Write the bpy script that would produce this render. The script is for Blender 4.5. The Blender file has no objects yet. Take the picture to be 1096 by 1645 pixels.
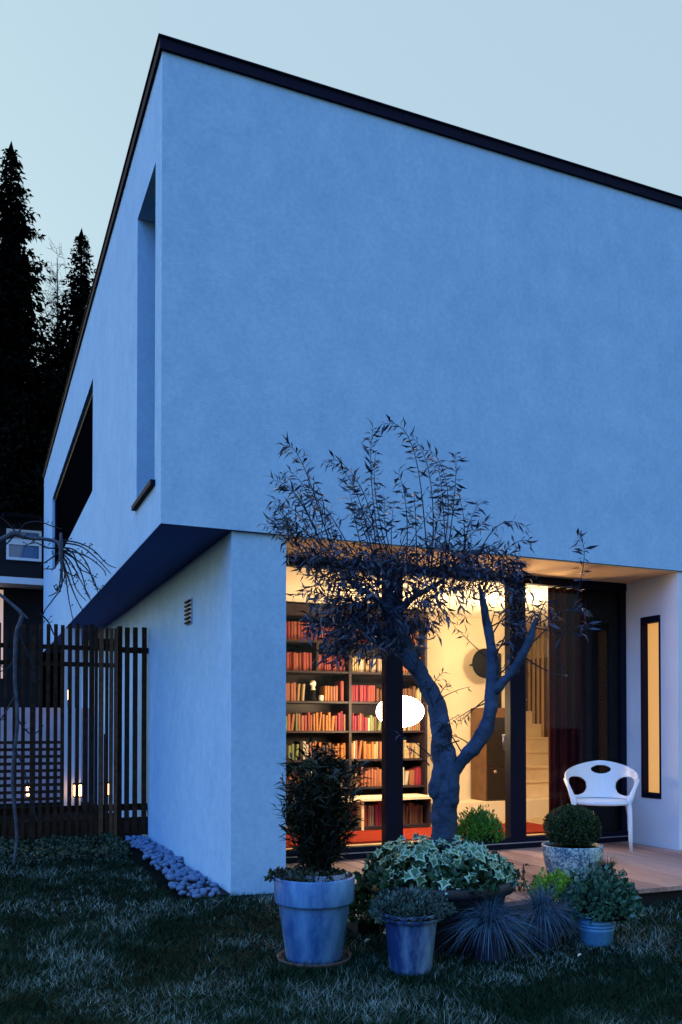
import bpy, bmesh, math, random
import numpy as np
from mathutils import Vector, Matrix
random.seed(7); rng = np.random.default_rng(7)
SC = bpy.context.scene; COL = SC.collection

# ------------------------------------------------------------------ camera
# world axes: X runs along the front facade, Y runs into the house, Z up, deck surface at z = 0
F = 1386.45; CY = 1144.39; PITCH = 0.01653; TH = math.radians(67.0526)
K = 2.55/3.0413
SN, CS = math.sin(TH), math.cos(TH); CP, SP = math.cos(PITCH), math.sin(PITCH)
XA, DA = -1.5065*K, 7.1851*K
CAM = Vector((-(XA*SN+DA*CS), -(-XA*CS+DA*SN), 1.3413*K))
cd = bpy.data.cameras.new('camera'); cam = bpy.data.objects.new('camera', cd); COL.objects.link(cam)
cd.sensor_fit = 'HORIZONTAL'; cd.sensor_width = 24; cd.lens = 24*F/1096; cd.shift_y = (CY-822.5)/1096
cd.clip_start = .1; cd.clip_end = 2000
cam.location = CAM; cam.rotation_euler = (math.pi/2+PITCH, 0, -(math.pi/2-TH)); SC.camera = cam

# ------------------------------------------------------------------ sky, sun, exposure
w = bpy.data.worlds.new('World'); SC.world = w; w.use_nodes = True
nt = w.node_tree; bg = nt.nodes['Background']
sky = nt.nodes.new('ShaderNodeTexSky'); sky.sky_type = 'NISHITA'; sky.sun_disc = False
sky.sun_elevation = math.radians(8); sky.sun_rotation = math.radians(-32); sky.altitude = 100
sky.air_density = 1.0; sky.dust_density = 3.0; sky.ozone_density = 3.0
tint = nt.nodes.new('ShaderNodeMix'); tint.data_type = 'RGBA'; tint.blend_type = 'MULTIPLY'   # blue hour grading of the clear sky
tint.inputs[0].default_value = 1; tint.inputs[7].default_value = (1.0, 1.0, .5, 1)
haze = nt.nodes.new('ShaderNodeMix'); haze.data_type = 'RGBA'; haze.blend_type = 'ADD'         # even thin high cloud
haze.inputs[0].default_value = 1; haze.inputs[7].default_value = (4.25, 5.6, 7.0, 1)
nt.links.new(sky.outputs[0], tint.inputs[6]); nt.links.new(tint.outputs[2], haze.inputs[6]); nt.links.new(haze.outputs[2], bg.inputs[0])
bg.inputs[1].default_value = .10
sl = bpy.data.lights.new('twilight_sun', 'SUN'); so = bpy.data.objects.new('twilight_sun', sl); COL.objects.link(so)
sl.energy = 2.6; sl.angle = math.radians(60); sl.color = (.01, .25, 1.0)
SUN = Vector((-.60, -.42, .68)).normalized()
so.rotation_euler = SUN.to_track_quat('Z', 'Y').to_euler()
SC.view_settings.view_transform = 'Standard'; SC.view_settings.look = 'None'
SC.view_settings.exposure = 0; SC.view_settings.gamma = 1
SC.render.engine = 'CYCLES'; SC.cycles.max_bounces = 10; SC.cycles.transparent_max_bounces = 16
SC.cycles.sample_clamp_indirect = 6; SC.cycles.use_denoising = True

# ------------------------------------------------------------------ helpers
def ray(x, y):
    l = (x-548)/F; u = (CY-y)/F; d = CP-u*SP
    return Vector((l*SN+d*CS, -l*CS+d*SN, u*CP+SP)), d
def PD(x, y, dep):
    r, d = ray(x, y); return CAM+r*(dep/d)
def PZ(x, y, z):
    r, d = ray(x, y); return CAM+r*((z-CAM.z)/r.z)
def PT(x, y, t):
    r, d = ray(x, y); return CAM+r*((t-CAM.y)/r.y)
def PS(x, y, s):
    r, d = ray(x, y); return CAM+r*((s-CAM.x)/r.x)
def depth(p): return (p[0]-CAM.x)*CS+(p[1]-CAM.y)*SN
def project(p):
    d = Vector(p)-CAM; l = d.x*SN-d.y*CS; e = d.x*CS+d.y*SN
    D = e*CP+d.z*SP; U = -e*SP+d.z*CP
    return 548+F*l/D, CY-F*U/D

def tag(o, label=None, cat=None, group=None, kind=None):
    if label: o['label'] = label
    if cat: o['category'] = cat
    if group: o['group'] = group
    if kind: o['kind'] = kind
    return o
def thing(name, loc, label, cat, group=None, rz=0):
    o = bpy.data.objects.new(name, None); COL.objects.link(o); o.location = loc; o.rotation_euler.z = rz
    o.empty_display_size = .1
    return tag(o, label, cat, group)
def worldloc(o):
    v = Vector(o.location)
    while o.parent: o = o.parent; v = v+Vector(o.location)
    return v
def link(name, me, m=None, parent=None, local=False, smooth=False):
    if m is not None and len(me.materials) == 0: me.materials.append(m)
    o = bpy.data.objects.new(name, me); COL.objects.link(o)
    if parent is not None:
        o.parent = parent
        if not local:
            me.transform(Matrix.Translation(-worldloc(parent)))
    if smooth:
        for p in me.polygons: p.use_smooth = True
    return o

class MB:
    def __init__(s): s.v = []; s.f = []
    def add(s, vs, fs):
        n = len(s.v); s.v += [tuple(v) for v in vs]; s.f += [tuple(i+n for i in f) for f in fs]; return s
    def box(s, x0, x1, y0, y1, z0, z1):
        vs = [(x0,y0,z0),(x1,y0,z0),(x1,y1,z0),(x0,y1,z0),(x0,y0,z1),(x1,y0,z1),(x1,y1,z1),(x0,y1,z1)]
        return s.add(vs, [(0,3,2,1),(4,5,6,7),(0,1,5,4),(1,2,6,5),(2,3,7,6),(3,0,4,7)])
    def cyl(s, c, r, z0, z1, n=24, r2=None):
        return s.lathe(c, [(0,z0),(r,z0),(r2 if r2 is not None else r,z1),(0,z1)], n)
    def lathe(s, c, prof, n=32, wob=0, sx=1, sy=1):
        base = len(s.v); rings = []
        ph = random.random()*6
        for r, z in prof:
            if r <= 1e-6:
                s.v.append((c[0], c[1], c[2]+z)); rings.append([len(s.v)-1])
            else:
                ids = []
                for i in range(n):
                    a = 2*math.pi*i/n; q = r*(1+wob*math.sin(3*a+ph+z*9))
                    s.v.append((c[0]+sx*q*math.cos(a), c[1]+sy*q*math.sin(a), c[2]+z)); ids.append(len(s.v)-1)
                rings.append(ids)
        for A, B in zip(rings, rings[1:]):
            if len(A) == 1 and len(B) == 1: continue
            for i in range(n):
                j = (i+1) % n
                if len(A) == 1: s.f.append((A[0], B[j], B[i]))
                elif len(B) == 1: s.f.append((A[i], A[j], B[0]))
                else: s.f.append((A[i], A[j], B[j], B[i]))
        return s
    def tube(s, pts, rad, n=8, cap=True):
        pts = [Vector(p) for p in pts]; prev = None; up = Vector((.3, .2, 1)).normalized()
        ring0 = None
        for k, p in enumerate(pts):
            t = (pts[min(k+1, len(pts)-1)]-pts[max(k-1, 0)])
            if t.length < 1e-9: t = Vector((0,0,1))
            t.normalize(); a = t.cross(up)
            if a.length < .05: a = t.cross(Vector((1,0,0)))
            a.normalize(); b = t.cross(a); up = a.cross(t)*-1 if False else up
            r = rad[k] if hasattr(rad, '__len__') else rad
            base = len(s.v)
            for i in range(n):
                q = 2*math.pi*i/n; s.v.append(tuple(p+a*r*math.cos(q)+b*r*math.sin(q)))
            if prev is not None:
                for i in range(n):
                    j = (i+1) % n; s.f.append((prev+i, prev+j, base+j, base+i))
            else: ring0 = base
            prev = base
        if cap:
            s.f.append(tuple(ring0+i for i in range(n))[::-1]); s.f.append(tuple(prev+i for i in range(n)))
        return s
    def mesh(s, name):
        me = bpy.data.meshes.new(name); me.from_pydata(s.v, [], s.f); me.update(); return me
    def build(s, name, m, parent=None, smooth=False, local=False):
        return link(name, s.mesh(name), m, parent, local, smooth)

def bez(a, b, c, d, n=12):
    return [a*(1-t)**3+b*3*t*(1-t)**2+c*3*t*t*(1-t)+d*t**3 for t in [i/(n-1) for i in range(n)]]
def catmull(P, R=None, sub=5):
    P = [Vector(p) for p in P]; out = []; rr = []
    for i in range(len(P)-1):
        p0 = P[max(i-1,0)]; p1 = P[i]; p2 = P[i+1]; p3 = P[min(i+2, len(P)-1)]
        for k in range(sub):
            t = k/sub
            out.append(.5*((2*p1)+(p2-p0)*t+(2*p0-5*p1+4*p2-p3)*t*t+(3*p1-p0-3*p2+p3)*t**3))
            if R: rr.append(R[i]*(1-t)+R[i+1]*t)
    out.append(P[-1])
    if R: rr.append(R[-1]); return out, rr
    return out
def npmesh(name, verts, quads=None, tris=None):
    me = bpy.data.meshes.new(name); verts = np.asarray(verts, dtype=np.float32)
    me.vertices.add(len(verts)); me.vertices.foreach_set('co', verts.ravel())
    faces = quads if quads is not None else tris; k = faces.shape[1]
    me.loops.add(faces.size); me.loops.foreach_set('vertex_index', faces.astype(np.int32).ravel())
    me.polygons.add(len(faces)); me.polygons.foreach_set('loop_start', np.arange(0, faces.size, k, dtype=np.int32))
    me.polygons.foreach_set('loop_total', np.full(len(faces), k, dtype=np.int32))
    me.update(calc_edges=True); return me
def leafmesh(name, pos, dirs, nrm, L, W, fold=.25, bend=.15):
    """lanceolate leaves: two quads folded at the midrib. all arrays (n,3) / (n,)"""
    pos = np.asarray(pos, float); d = np.asarray(dirs, float); nr = np.asarray(nrm, float)
    d /= np.linalg.norm(d, axis=1)[:,None]+1e-9
    sd = np.cross(d, nr); sd /= np.linalg.norm(sd, axis=1)[:,None]+1e-9
    up = np.cross(sd, d); L = np.asarray(L)[:,None]; W = np.asarray(W)[:,None]
    b = pos; m = pos+d*L*.45+up*L*bend*.4; t = pos+d*L-up*L*bend
    l = m+sd*W*.5+up*W*fold; r = m-sd*W*.5+up*W*fold
    n = len(pos); V = np.stack([b, l, t, r, m], 1).reshape(-1, 3)
    i = np.arange(n)[:,None]*5
    T = np.concatenate([i+np.array([[0,1,4]]), i+np.array([[1,2,4]]), i+np.array([[2,3,4]]), i+np.array([[3,0,4]])])
    return npmesh(name, V, tris=T)
def rand_unit(n):
    v = rng.normal(size=(n,3)); return v/np.linalg.norm(v, axis=1)[:,None]

# ------------------------------------------------------------------ materials
def mat(name, col, rough=.7, spec=.3, noise=None, bump=None, metal=0, coord='Object', trans=0):
    """noise = (scale, colour2, low, high[, detail]); bump = (scale, strength[, detail])"""
    m = bpy.data.materials.new(name); m.use_nodes = True; n = m.node_tree; b = n.nodes['Principled BSDF']
    b.inputs['Base Color'].default_value = (*col, 1); b.inputs['Roughness'].default_value = rough
    b.inputs['Specular IOR Level'].default_value = spec; b.inputs['Metallic'].default_value = metal
    tc = n.nodes.new('ShaderNodeTexCoord')
    if noise:
        x = n.nodes.new('ShaderNodeTexNoise'); x.inputs['Scale'].default_value = noise[0]
        x.inputs['Detail'].default_value = noise[4] if len(noise) > 4 else 5
        n.links.new(tc.outputs[coord], x.inputs['Vector'])
        r = n.nodes.new('ShaderNodeValToRGB'); r.color_ramp.elements[0].position = noise[2]; r.color_ramp.elements[1].position = noise[3]
        r.color_ramp.elements[0].color = (*col, 1); r.color_ramp.elements[1].color = (*noise[1], 1)
        n.links.new(x.outputs['Fac'], r.inputs[0]); n.links.new(r.outputs[0], b.inputs['Base Color'])
    if bump:
        y = n.nodes.new('ShaderNodeTexNoise'); y.inputs['Scale'].default_value = bump[0]
        y.inputs['Detail'].default_value = bump[2] if len(bump) > 2 else 4
        n.links.new(tc.outputs[coord], y.inputs['Vector'])
        bp = n.nodes.new('ShaderNodeBump'); bp.inputs['Strength'].default_value = bump[1]; bp.inputs['Distance'].default_value = .01
        n.links.new(y.outputs['Fac'], bp.inputs['Height']); n.links.new(bp.outputs[0], b.inputs['Normal'])
    if trans:
        b.inputs['Transmission Weight'].default_value = trans
    return m
def leafmat(name, c1, c2, rough=.45, spec=.35):
    m = bpy.data.materials.new(name); m.use_nodes = True; n = m.node_tree; b = n.nodes['Principled BSDF']
    g = n.nodes.new('ShaderNodeNewGeometry'); r = n.nodes.new('ShaderNodeValToRGB')
    r.color_ramp.elements[0].color = (*c1, 1); r.color_ramp.elements[1].color = (*c2, 1)
    n.links.new(g.outputs['Random Per Island'], r.inputs[0]); n.links.new(r.outputs[0], b.inputs['Base Color'])
    b.inputs['Roughness'].default_value = rough; b.inputs['Specular IOR Level'].default_value = spec
    return m
def emit(name, col, st):
    m = bpy.data.materials.new(name); m.use_nodes = True; n = m.node_tree; n.nodes.clear()
    e = n.nodes.new('ShaderNodeEmission'); e.inputs[0].default_value = (*col, 1); e.inputs[1].default_value = st
    o = n.nodes.new('ShaderNodeOutputMaterial'); n.links.new(e.outputs[0], o.inputs[0]); return m
def glassmat(name, tintc=(.96,.98,.97), ior=1.16):
    m = bpy.data.materials.new(name); m.use_nodes = True; n = m.node_tree; n.nodes.clear()
    t = n.nodes.new('ShaderNodeBsdfTransparent'); t.inputs[0].default_value = (*tintc, 1)
    g = n.nodes.new('ShaderNodeBsdfGlossy'); g.inputs['Roughness'].default_value = .01
    fr = n.nodes.new('ShaderNodeFresnel'); fr.inputs[0].default_value = ior
    x = n.nodes.new('ShaderNodeMixShader'); o = n.nodes.new('ShaderNodeOutputMaterial')
    n.links.new(fr.outputs[0], x.inputs[0]); n.links.new(t.outputs[0], x.inputs[1]); n.links.new(g.outputs[0], x.inputs[2])
    n.links.new(x.outputs[0], o.inputs[0]); return m

def stuccomat():
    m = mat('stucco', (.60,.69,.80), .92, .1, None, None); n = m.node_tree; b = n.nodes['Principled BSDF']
    tc = [x for x in n.nodes if x.type == 'TEX_COORD'][0]
    big = n.nodes.new('ShaderNodeTexNoise'); big.inputs['Scale'].default_value = 1.4; big.inputs['Detail'].default_value = 6; big.inputs['Roughness'].default_value = .62
    fine = n.nodes.new('ShaderNodeTexNoise'); fine.inputs['Scale'].default_value = 26; fine.inputs['Detail'].default_value = 5
    mp = n.nodes.new('ShaderNodeMapping'); mp.inputs['Scale'].default_value = (1, 1, .8)
    streak = n.nodes.new('ShaderNodeTexNoise'); streak.inputs['Scale'].default_value = 6; streak.inputs['Detail'].default_value = 6
    n.links.new(tc.outputs['Object'], mp.inputs[0]); n.links.new(mp.outputs[0], streak.inputs['Vector'])
    for q in (big, fine): n.links.new(tc.outputs['Object'], q.inputs['Vector'])
    a1 = n.nodes.new('ShaderNodeMath'); a1.operation = 'ADD'; a2 = n.nodes.new('ShaderNodeMath'); a2.operation = 'MULTIPLY_ADD'
    n.links.new(big.outputs['Fac'], a1.inputs[0]); n.links.new(streak.outputs['Fac'], a1.inputs[1])
    n.links.new(fine.outputs['Fac'], a2.inputs[0]); a2.inputs[1].default_value = 1.25; n.links.new(a1.outputs[0], a2.inputs[2])
    r = n.nodes.new('ShaderNodeValToRGB'); r.color_ramp.elements[0].position = .0; r.color_ramp.elements[1].position = 1
    mr = n.nodes.new('ShaderNodeMapRange'); mr.inputs[1].default_value = 1.15; mr.inputs[2].default_value = 2.1
    n.links.new(a2.outputs[0], mr.inputs[0]); n.links.new(mr.outputs[0], r.inputs[0])
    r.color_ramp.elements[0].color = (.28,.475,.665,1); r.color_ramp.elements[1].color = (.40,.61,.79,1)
    n.links.new(r.outputs[0], b.inputs['Base Color'])
    bt = n.nodes.new('ShaderNodeTexNoise'); bt.inputs['Scale'].default_value = 75; bt.inputs['Detail'].default_value = 4
    n.links.new(tc.outputs['Object'], bt.inputs['Vector'])
    bp = n.nodes.new('ShaderNodeBump'); bp.inputs['Strength'].default_value = .30; bp.inputs['Distance'].default_value = .008
    n.links.new(bt.outputs['Fac'], bp.inputs['Height']); n.links.new(bp.outputs[0], b.inputs['Normal'])
    return m
M = {}
M['stucco'] = stuccomat()
M['metal'] = mat('dark_roof_metal', (.004,.005,.020), .7, .10)
M['frame'] = mat('dark_window_frame', (.004,.005,.016), .6, .12)
M['black'] = mat('black_board', (.006,.006,.008), .7, .1)
M['cream'] = mat('cream_plaster', (.80,.70,.52), .9, .1, (3, (.72,.62,.46), .3, .8))
M['ceil'] = mat('ceiling_paint', (.80,.74,.62), .9, .1)
M['pine'] = mat('pale_timber', (.80,.64,.42), .6, .25, (6, (.72,.55,.34), .35, .75))
M['batten'] = mat('tan_batten', (.50,.33,.17), .6, .2)
M['intfloor'] = mat('oak_floor', (.55,.40,.24), .45, .3, (9, (.42,.29,.16), .3, .7))
M['shelf'] = mat('dark_shelf_wood', (.018,.013,.022), .5, .25, (14, (.03,.02,.024), .4, .7))
M['glass'] = glassmat('window_glass')
M['darkglass'] = mat('dark_glass', (.002,.002,.003), .5, .0)
M['bark'] = mat('tree_bark', (.045,.075,.13), .85, .12, (14, (.020,.032,.055), .30, .70), (45, .9))
M['twig'] = mat('twig_bark', (.014,.018,.032), .8, .15)

# ------------------------------------------------------------------ ground
def gz(x, y):
    z = -.12+.018*math.sin(x*1.3+.5)*math.cos(y*1.1)+.008*math.sin(x*4.1)*math.sin(y*3.7+1)
    k = max(0, min(1, (y-0)/3.2))*max(0, min(1, (.9-x)/.6)); z = z*(1-k)+(-.06)*k
    if x < -1: z += .03*min(3, -1-x)
    return z
def axis():
    a = list(np.arange(-6, 9.01, .25)); return [-400,-150,-60,-25,-12,-8]+a+[12,20,40,90,200,400]
xs = axis(); ys = axis(); g = MB()
for y in ys:
    for x in xs: g.v.append((x, y, gz(x, y) if -6 <= x <= 9 and -6 <= y <= 9 else -.12))
nx = len(xs)
for j in range(len(ys)-1):
    for i in range(nx-1): g.f.append((j*nx+i, j*nx+i+1, (j+1)*nx+i+1, (j+1)*nx+i))
def groundmat():
    m = mat('lawn_soil', (.002,.004,.003), .95, .02, (2.5, (.006,.008,.007), .35, .7), (30, .5)); return m
tag(g.build('ground', groundmat(), smooth=True), kind='structure')

# ------------------------------------------------------------------ house
SOF = 2.55; ZT = 5.91; SCN = .52; TG = .71; SR = 4.728; TF = 11.44; XR = 9.0
house = thing('house', (0, 0, 0), 'modern two storey house with overhanging pale stucco upper floor and lit glass front', 'house')
# upper box with reveals on the left face
W1 = (.235, 1.0, 2.905, 5.25, .34); W2 = (3.89, 9.43, 3.76, 5.03, .07)
def upper():
    m = MB()
    ysb = sorted({0, TF, W1[0], W1[1], W2[0], W2[1]}); zsb = sorted({SOF, ZT, W1[2], W1[3], W2[2], W2[3]})
    for a, b in zip(ysb, ysb[1:]):
        for c, d in zip(zsb, zsb[1:]):
            if any(W[0] <= a and b <= W[1] and W[2] <= c and d <= W[3] for W in (W1, W2)): continue
            m.add([(0,a,c),(0,b,c),(0,b,d),(0,a,d)], [(3,2,1,0)])
    for W in (W1, W2):
        a, b, c, d, e = W
        m.add([(0,a,c),(e,a,c),(e,a,d),(0,a,d)], [(0,1,2,3)]); m.add([(0,b,c),(e,b,c),(e,b,d),(0,b,d)], [(3,2,1,0)])
        m.add([(0,a,c),(e,a,c),(e,b,c),(0,b,c)], [(3,2,1,0)]); m.add([(0,a,d),(e,a,d),(e,b,d),(0,b,d)], [(0,1,2,3)])
    m.add([(0,0,SOF),(XR,0,SOF),(XR,0,ZT),(0,0,ZT)], [(0,1,2,3)])
    m.add([(XR,0,SOF),(XR,TF,SOF),(XR,TF,ZT),(XR,0,ZT)], [(0,1,2,3)])
    m.add([(0,TF,SOF),(XR,TF,SOF),(XR,TF,ZT),(0,TF,ZT)], [(3,2,1,0)])
    m.add([(0,0,ZT),(XR,0,ZT),(XR,TF,ZT),(0,TF,ZT)], [(0,1,2,3)])
    return m
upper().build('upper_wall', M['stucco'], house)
# roof edge: metal fascia with a thin drip lip
r = MB(); o = .022
r.box(-o, XR+o, -o, 0-.001, ZT-.005, ZT+.074); r.box(-o, -.001, 0-.001, TF+o, ZT-.005, ZT+.074)
r.box(-.001, XR+o, 0-.001, TF+o, ZT+.02, ZT+.06)
roof = r.build('roof_fascia', M['metal'], house)
MB().box(-o-.012, XR+o, -o-.012, TF+o, ZT+.075, ZT+.086).build('roof_capping', M['metal'], roof)
for xj in (1.9, 3.9, 5.9): MB().box(xj, xj+.05, -o-.003, -o-.0005, ZT-.003, ZT+.073).build('flashing_joint', M['metal'], roof)
# windows in the left face
def window_in(W, name, sill):
    a, b, c, d, e = W; f = .06
    fr = MB(); fr.box(e-.03, e, a, b, c, c+f); fr.box(e-.03, e, a, b, d-f, d); fr.box(e-.03, e, a, a+f, c+f, d-f); fr.box(e-.03, e, b-f, b, c+f, d-f)
    n = 1
    for i in range(1, n): y = a+(b-a)*i/n; fr.box(e-.03, e, y-.03, y+.03, c+f, d-f)
    fo = fr.build(name, M['frame'], house)
    for i in range(n):
        y0 = a+(b-a)*i/n; y1 = a+(b-a)*(i+1)/n
        MB().box(e-.012, e-.004, y0+f*.5, y1-f*.5, c+f, d-f).build('pane', M['darkglass'], fo)
    if sill: MB().box(-.035, e-.031, a-.03, b+.04, c-.03, c+.006).build('sill', M['metal'], fo)
    MB().box(e+.002, e+.02, a-.1, b+.1, c-.1, d+.1).build('dark_backing', M['black'], fo)  # added black sheet in place of the dark room behind
window_in(W1, 'window', True); window_in(W2, 'window', False)
# lower storey walls
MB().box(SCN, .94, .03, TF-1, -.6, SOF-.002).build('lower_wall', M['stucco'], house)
rw = MB()   # right block with the slot window, its left face is the side of the porch
NW = (.237, .494, .445, 2.175)
def slotwall():
    m = MB(); ysb = [.02, NW[0], NW[1], TG+.25]; zsb = [-.6, NW[2], NW[3], SOF-.002]
    for i, (a, b) in enumerate(zip(ysb, ysb[1:])):
        for j, (c, d) in enumerate(zip(zsb, zsb[1:])):
            if i == 1 and j == 1: continue
            m.add([(SR,a,c),(SR,b,c),(SR,b,d),(SR,a,d)], [(3,2,1,0)])
    m.add([(SR,.02,-.6),(XR,.02,-.6),(XR,.02,SOF-.002),(SR,.02,SOF-.002)], [(0,1,2,3)])
    m.add([(XR,.02,-.6),(XR,4,-.6),(XR,4,SOF-.002),(XR,.02,SOF-.002)], [(0,1,2,3)])
    m.add([(SR,TG+.25,-.6),(SR+.15,TG+.25,-.6),(SR+.15,TG+.25,SOF-.002),(SR,TG+.25,SOF-.002)], [(3,2,1,0)])
    return m
slotwall().build('porch_side_wall', mat('lit_stucco', (.74,.73,.76), .9, .1, (2.2, (.64,.64,.68), .3, .75), (70,.4)), house)  # same stucco as the facade, painted whiter for the light falling here
nf = MB(); a, b, c, d = NW; e = .067
nf.box(SR-.006, SR+e, a-.001, a+.018, c, d); nf.box(SR-.006, SR+e, b-.02, b+.001, c, d)
nf.box(SR-.006, SR+e, a+.018, b-.02, c-.001, c+.05); nf.box(SR-.006, SR+e, a+.018, b-.02, d-.06, d+.001)
sf = nf.build('slot_window', M['frame'], house)
MB().box(SR+.040, SR+.046, a+.018, b-.02, c+.05, d-.06).build('pane', M['glass'], sf)
bl = mat('lit_blind', (.5,.3,.12), .9, .1); bn = bl.node_tree.nodes['Principled BSDF']
bn.inputs['Emission Color'].default_value = (1.0,.46,.13,1); bn.inputs['Emission Strength'].default_value = .75
MB().box(SR+.068, SR+.075, a-.05, b+.05, c-.05, d+.05).build('lit_blind', bl, sf)
# wall vent
vt = MB(); q0 = PS(301, 965, SCN); q1 = PS(309, 1001, SCN); ya, yb = sorted((q0.y, q1.y))
vo = vt.box(SCN-.012, SCN-.001, ya, yb, q1.z, q0.z).build('wall_vent', mat('vent_grey', (.30,.38,.50), .6), house)
for i in range(6):
    z = q1.z+(q0.z-q1.z)*(i+.5)/6; MB().box(SCN-.03, SCN-.012, ya+.005, yb-.005, z-.010, z+.004).build('louvre', M['metal'], vo)
MB().add([(.002,.002,SOF),(XR,.002,SOF),(XR,TF,SOF),(.002,TF,SOF)], [(3,2,1,0)]).build('overhang_soffit', mat('shaded_soffit_board', (.07,.10,.24), .9, .05), house)  # shade under the overhang is put into this dark colour
MB().box(.945, SR-.003, .012, TG+.05, SOF-.012, SOF-.002).build('porch_soffit', mat('warm_lit_soffit_board', (.72,.47,.28), .85, .1, (5, (.64,.41,.24), .3, .7)), house)  # warm light from the room is put into this tan colour
# glazing
gd = MB().box(.94, SR, TG-.02, TG+.05, 2.462, SOF-.013).build('glazed_front', M['frame'], house)
for x0, x1 in ((.94,1.04), (2.083,2.247), (3.356,3.528)):
    MB().box(x0, x1, TG-.03, TG+.06, .10, 2.462).build('post', M['frame'], gd)
MB().box(SR-.06, SR-.001, TG-.012, TG+.045, .10, 2.462).build('post', M['frame'], gd)
MB().box(.94, SR-.001, TG-.025, TG+.055, .0, .10).build('bottom_rail', M['frame'], gd)
MB().box(.94, SR-.001, TG-.034, TG-.026, .046, .054).build('threshold_strip', mat('aluminium', (.35,.36,.4), .4, .5, metal=.6), gd)
for x0, x1 in ((1.04,2.083), (2.247,3.356), (3.528,SR-.06)):
    MB().box(x0, x1, TG+.010, TG+.018, .10, 2.462).build('pane', M['glass'], gd)
hd = MB(); hp = PT(810, 1187, TG-.07); hd.tube([hp+Vector((.035,.07,.03)), hp+Vector((.03,0,.03)), hp+Vector((0,0,.028)), hp+Vector((0,0,-.10))], .011, 8)
hd.build('door_handle', mat('steel_handle', (.35,.33,.33), .35, .5, metal=.8), gd, smooth=True)

# interior shell
XI = 8.6; TB = 3.25; CE = 2.48
MB().box(.94, XI, TG+.06, 8, -.05, 0).build('room_floor', M['intfloor'], house)
MB().box(.94, 5.0, TG+.06, TB+.1, CE, CE+.04).add([(5.0,TG+.06,CE),(XI,TG+.06,CE),(XI,8,CE),(5.0,8,CE)], [(3,2,1,0)]).build('room_ceiling', M['ceil'], house)
WE = PT(819, 1100, TB).x
MB().box(.94, WE, TB, TB+.10, 0, CE).build('room_back_wall', M['cream'], house)
MB().box(WE-.1, WE, TB+.101, 7.9, 0, CE).build('stair_wall', M['cream'], house)
MB().box(WE+.001, XI-.101, 5.0, 5.1, 0, CE).build('stairwell_end_wall', M['cream'], house)
MB().box(XI-.1, XI, TG+.06, 7.5, 0, CE).build('room_right_wall', M['cream'], house)
MB().box(.94, .96, TG+.06, TB, 0, CE).build('room_left_wall', M['cream'], house)
# low plinth that carries the stove and becomes the first stair
plx0 = PT(700, 1318, 2.8).x
MB().box(plx0, 6.03, 2.8, TB-.001, 0, .225).build('hearth_plinth', M['cream'], house)
st = MB().box(WE+.005, 6.03, 3.05, 3.25, .226, .42).build('staircase', M['pine'], house)
stz = [.61, .80, .98, 1.16, 1.34, 1.52, 1.7]
for i, z in enumerate(stz):
    y0 = 3.25+i*.20; xr = 6.03
    MB().box(WE+.005, xr, y0, y0+.20, 0, z-.025).add([], []).build('step', M['pine'], st)
    MB().box(WE+.005, xr+.005, y0-.018, y0+.20, z-.0245, z).build('tread', M['pine'], st)
MB().box(WE+.005, 6.035, 3.03, 3.25, .4205, .44).build('tread', M['pine'], st)
brown = mat('brown_board', (.16,.10,.05), .7, .2, (12, (.11,.07,.035), .35, .7))
MB().box(6.06, 6.14, 3.05, 4.99, 0, 2.08).build('stair_side_panel', brown, house)
for i in range(6):
    y0 = 3.80+i*.105; MB().box(5.985, 6.015, y0, y0+.022, stz[int((y0+.011-3.25)/.2)]+.001, CE-.001).build('stair_batten', M['batten'], house)

# ------------------------------------------------------------------ deck
deck = MB().box(.93, XR, -1.30, TG-.05, -.5, -.032).build('deck', mat('deck_frame', (.02,.018,.016), .9, .1)); tag(deck, kind='structure')
def woodmat(name, a, b):
    m = mat(name, a, .55, .3); n = m.node_tree; p = n.nodes['Principled BSDF']; tc = [x for x in n.nodes if x.type == 'TEX_COORD'][0]
    oi = n.nodes.new('ShaderNodeObjectInfo'); mp = n.nodes.new('ShaderNodeMapping'); mp.inputs['Scale'].default_value = (26, 1.6, 26)
    n.links.new(oi.outputs['Location'], mp.inputs['Location']); n.links.new(tc.outputs['Object'], mp.inputs['Vector'])
    x = n.nodes.new('ShaderNodeTexNoise'); x.inputs['Scale'].default_value = 2; x.inputs['Detail'].default_value = 6; n.links.new(mp.outputs[0], x.inputs['Vector'])
    ad = n.nodes.new('ShaderNodeMath'); ad.operation = 'MULTIPLY_ADD'; ad.inputs[1].default_value = .5
    n.links.new(oi.outputs['Random'], ad.inputs[0]); sb = n.nodes.new('ShaderNodeMath'); sb.operation = 'SUBTRACT'; sb.inputs[1].default_value = .25
    n.links.new(x.outputs['Fac'], sb.inputs[0]); n.links.new(sb.outputs[0], ad.inputs[2])
    r = n.nodes.new('ShaderNodeValToRGB'); r.color_ramp.elements[0].position = .2; r.color_ramp.elements[1].position = .8
    r.color_ramp.elements[0].color = (*a, 1); r.color_ramp.elements[1].color = (*b, 1)
    n.links.new(ad.outputs[0], r.inputs[0]); n.links.new(r.outputs[0], p.inputs['Base Color'])
    bp = n.nodes.new('ShaderNodeBump'); bp.inputs['Strength'].default_value = .25; bp.inputs['Distance'].default_value = .004
    n.links.new(x.outputs['Fac'], bp.inputs['Height']); n.links.new(bp.outputs[0], p.inputs['Normal'])
    return m
M['deckwood'] = woodmat('deck_plank_wood', (.25,.12,.085), (.50,.31,.24))
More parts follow.
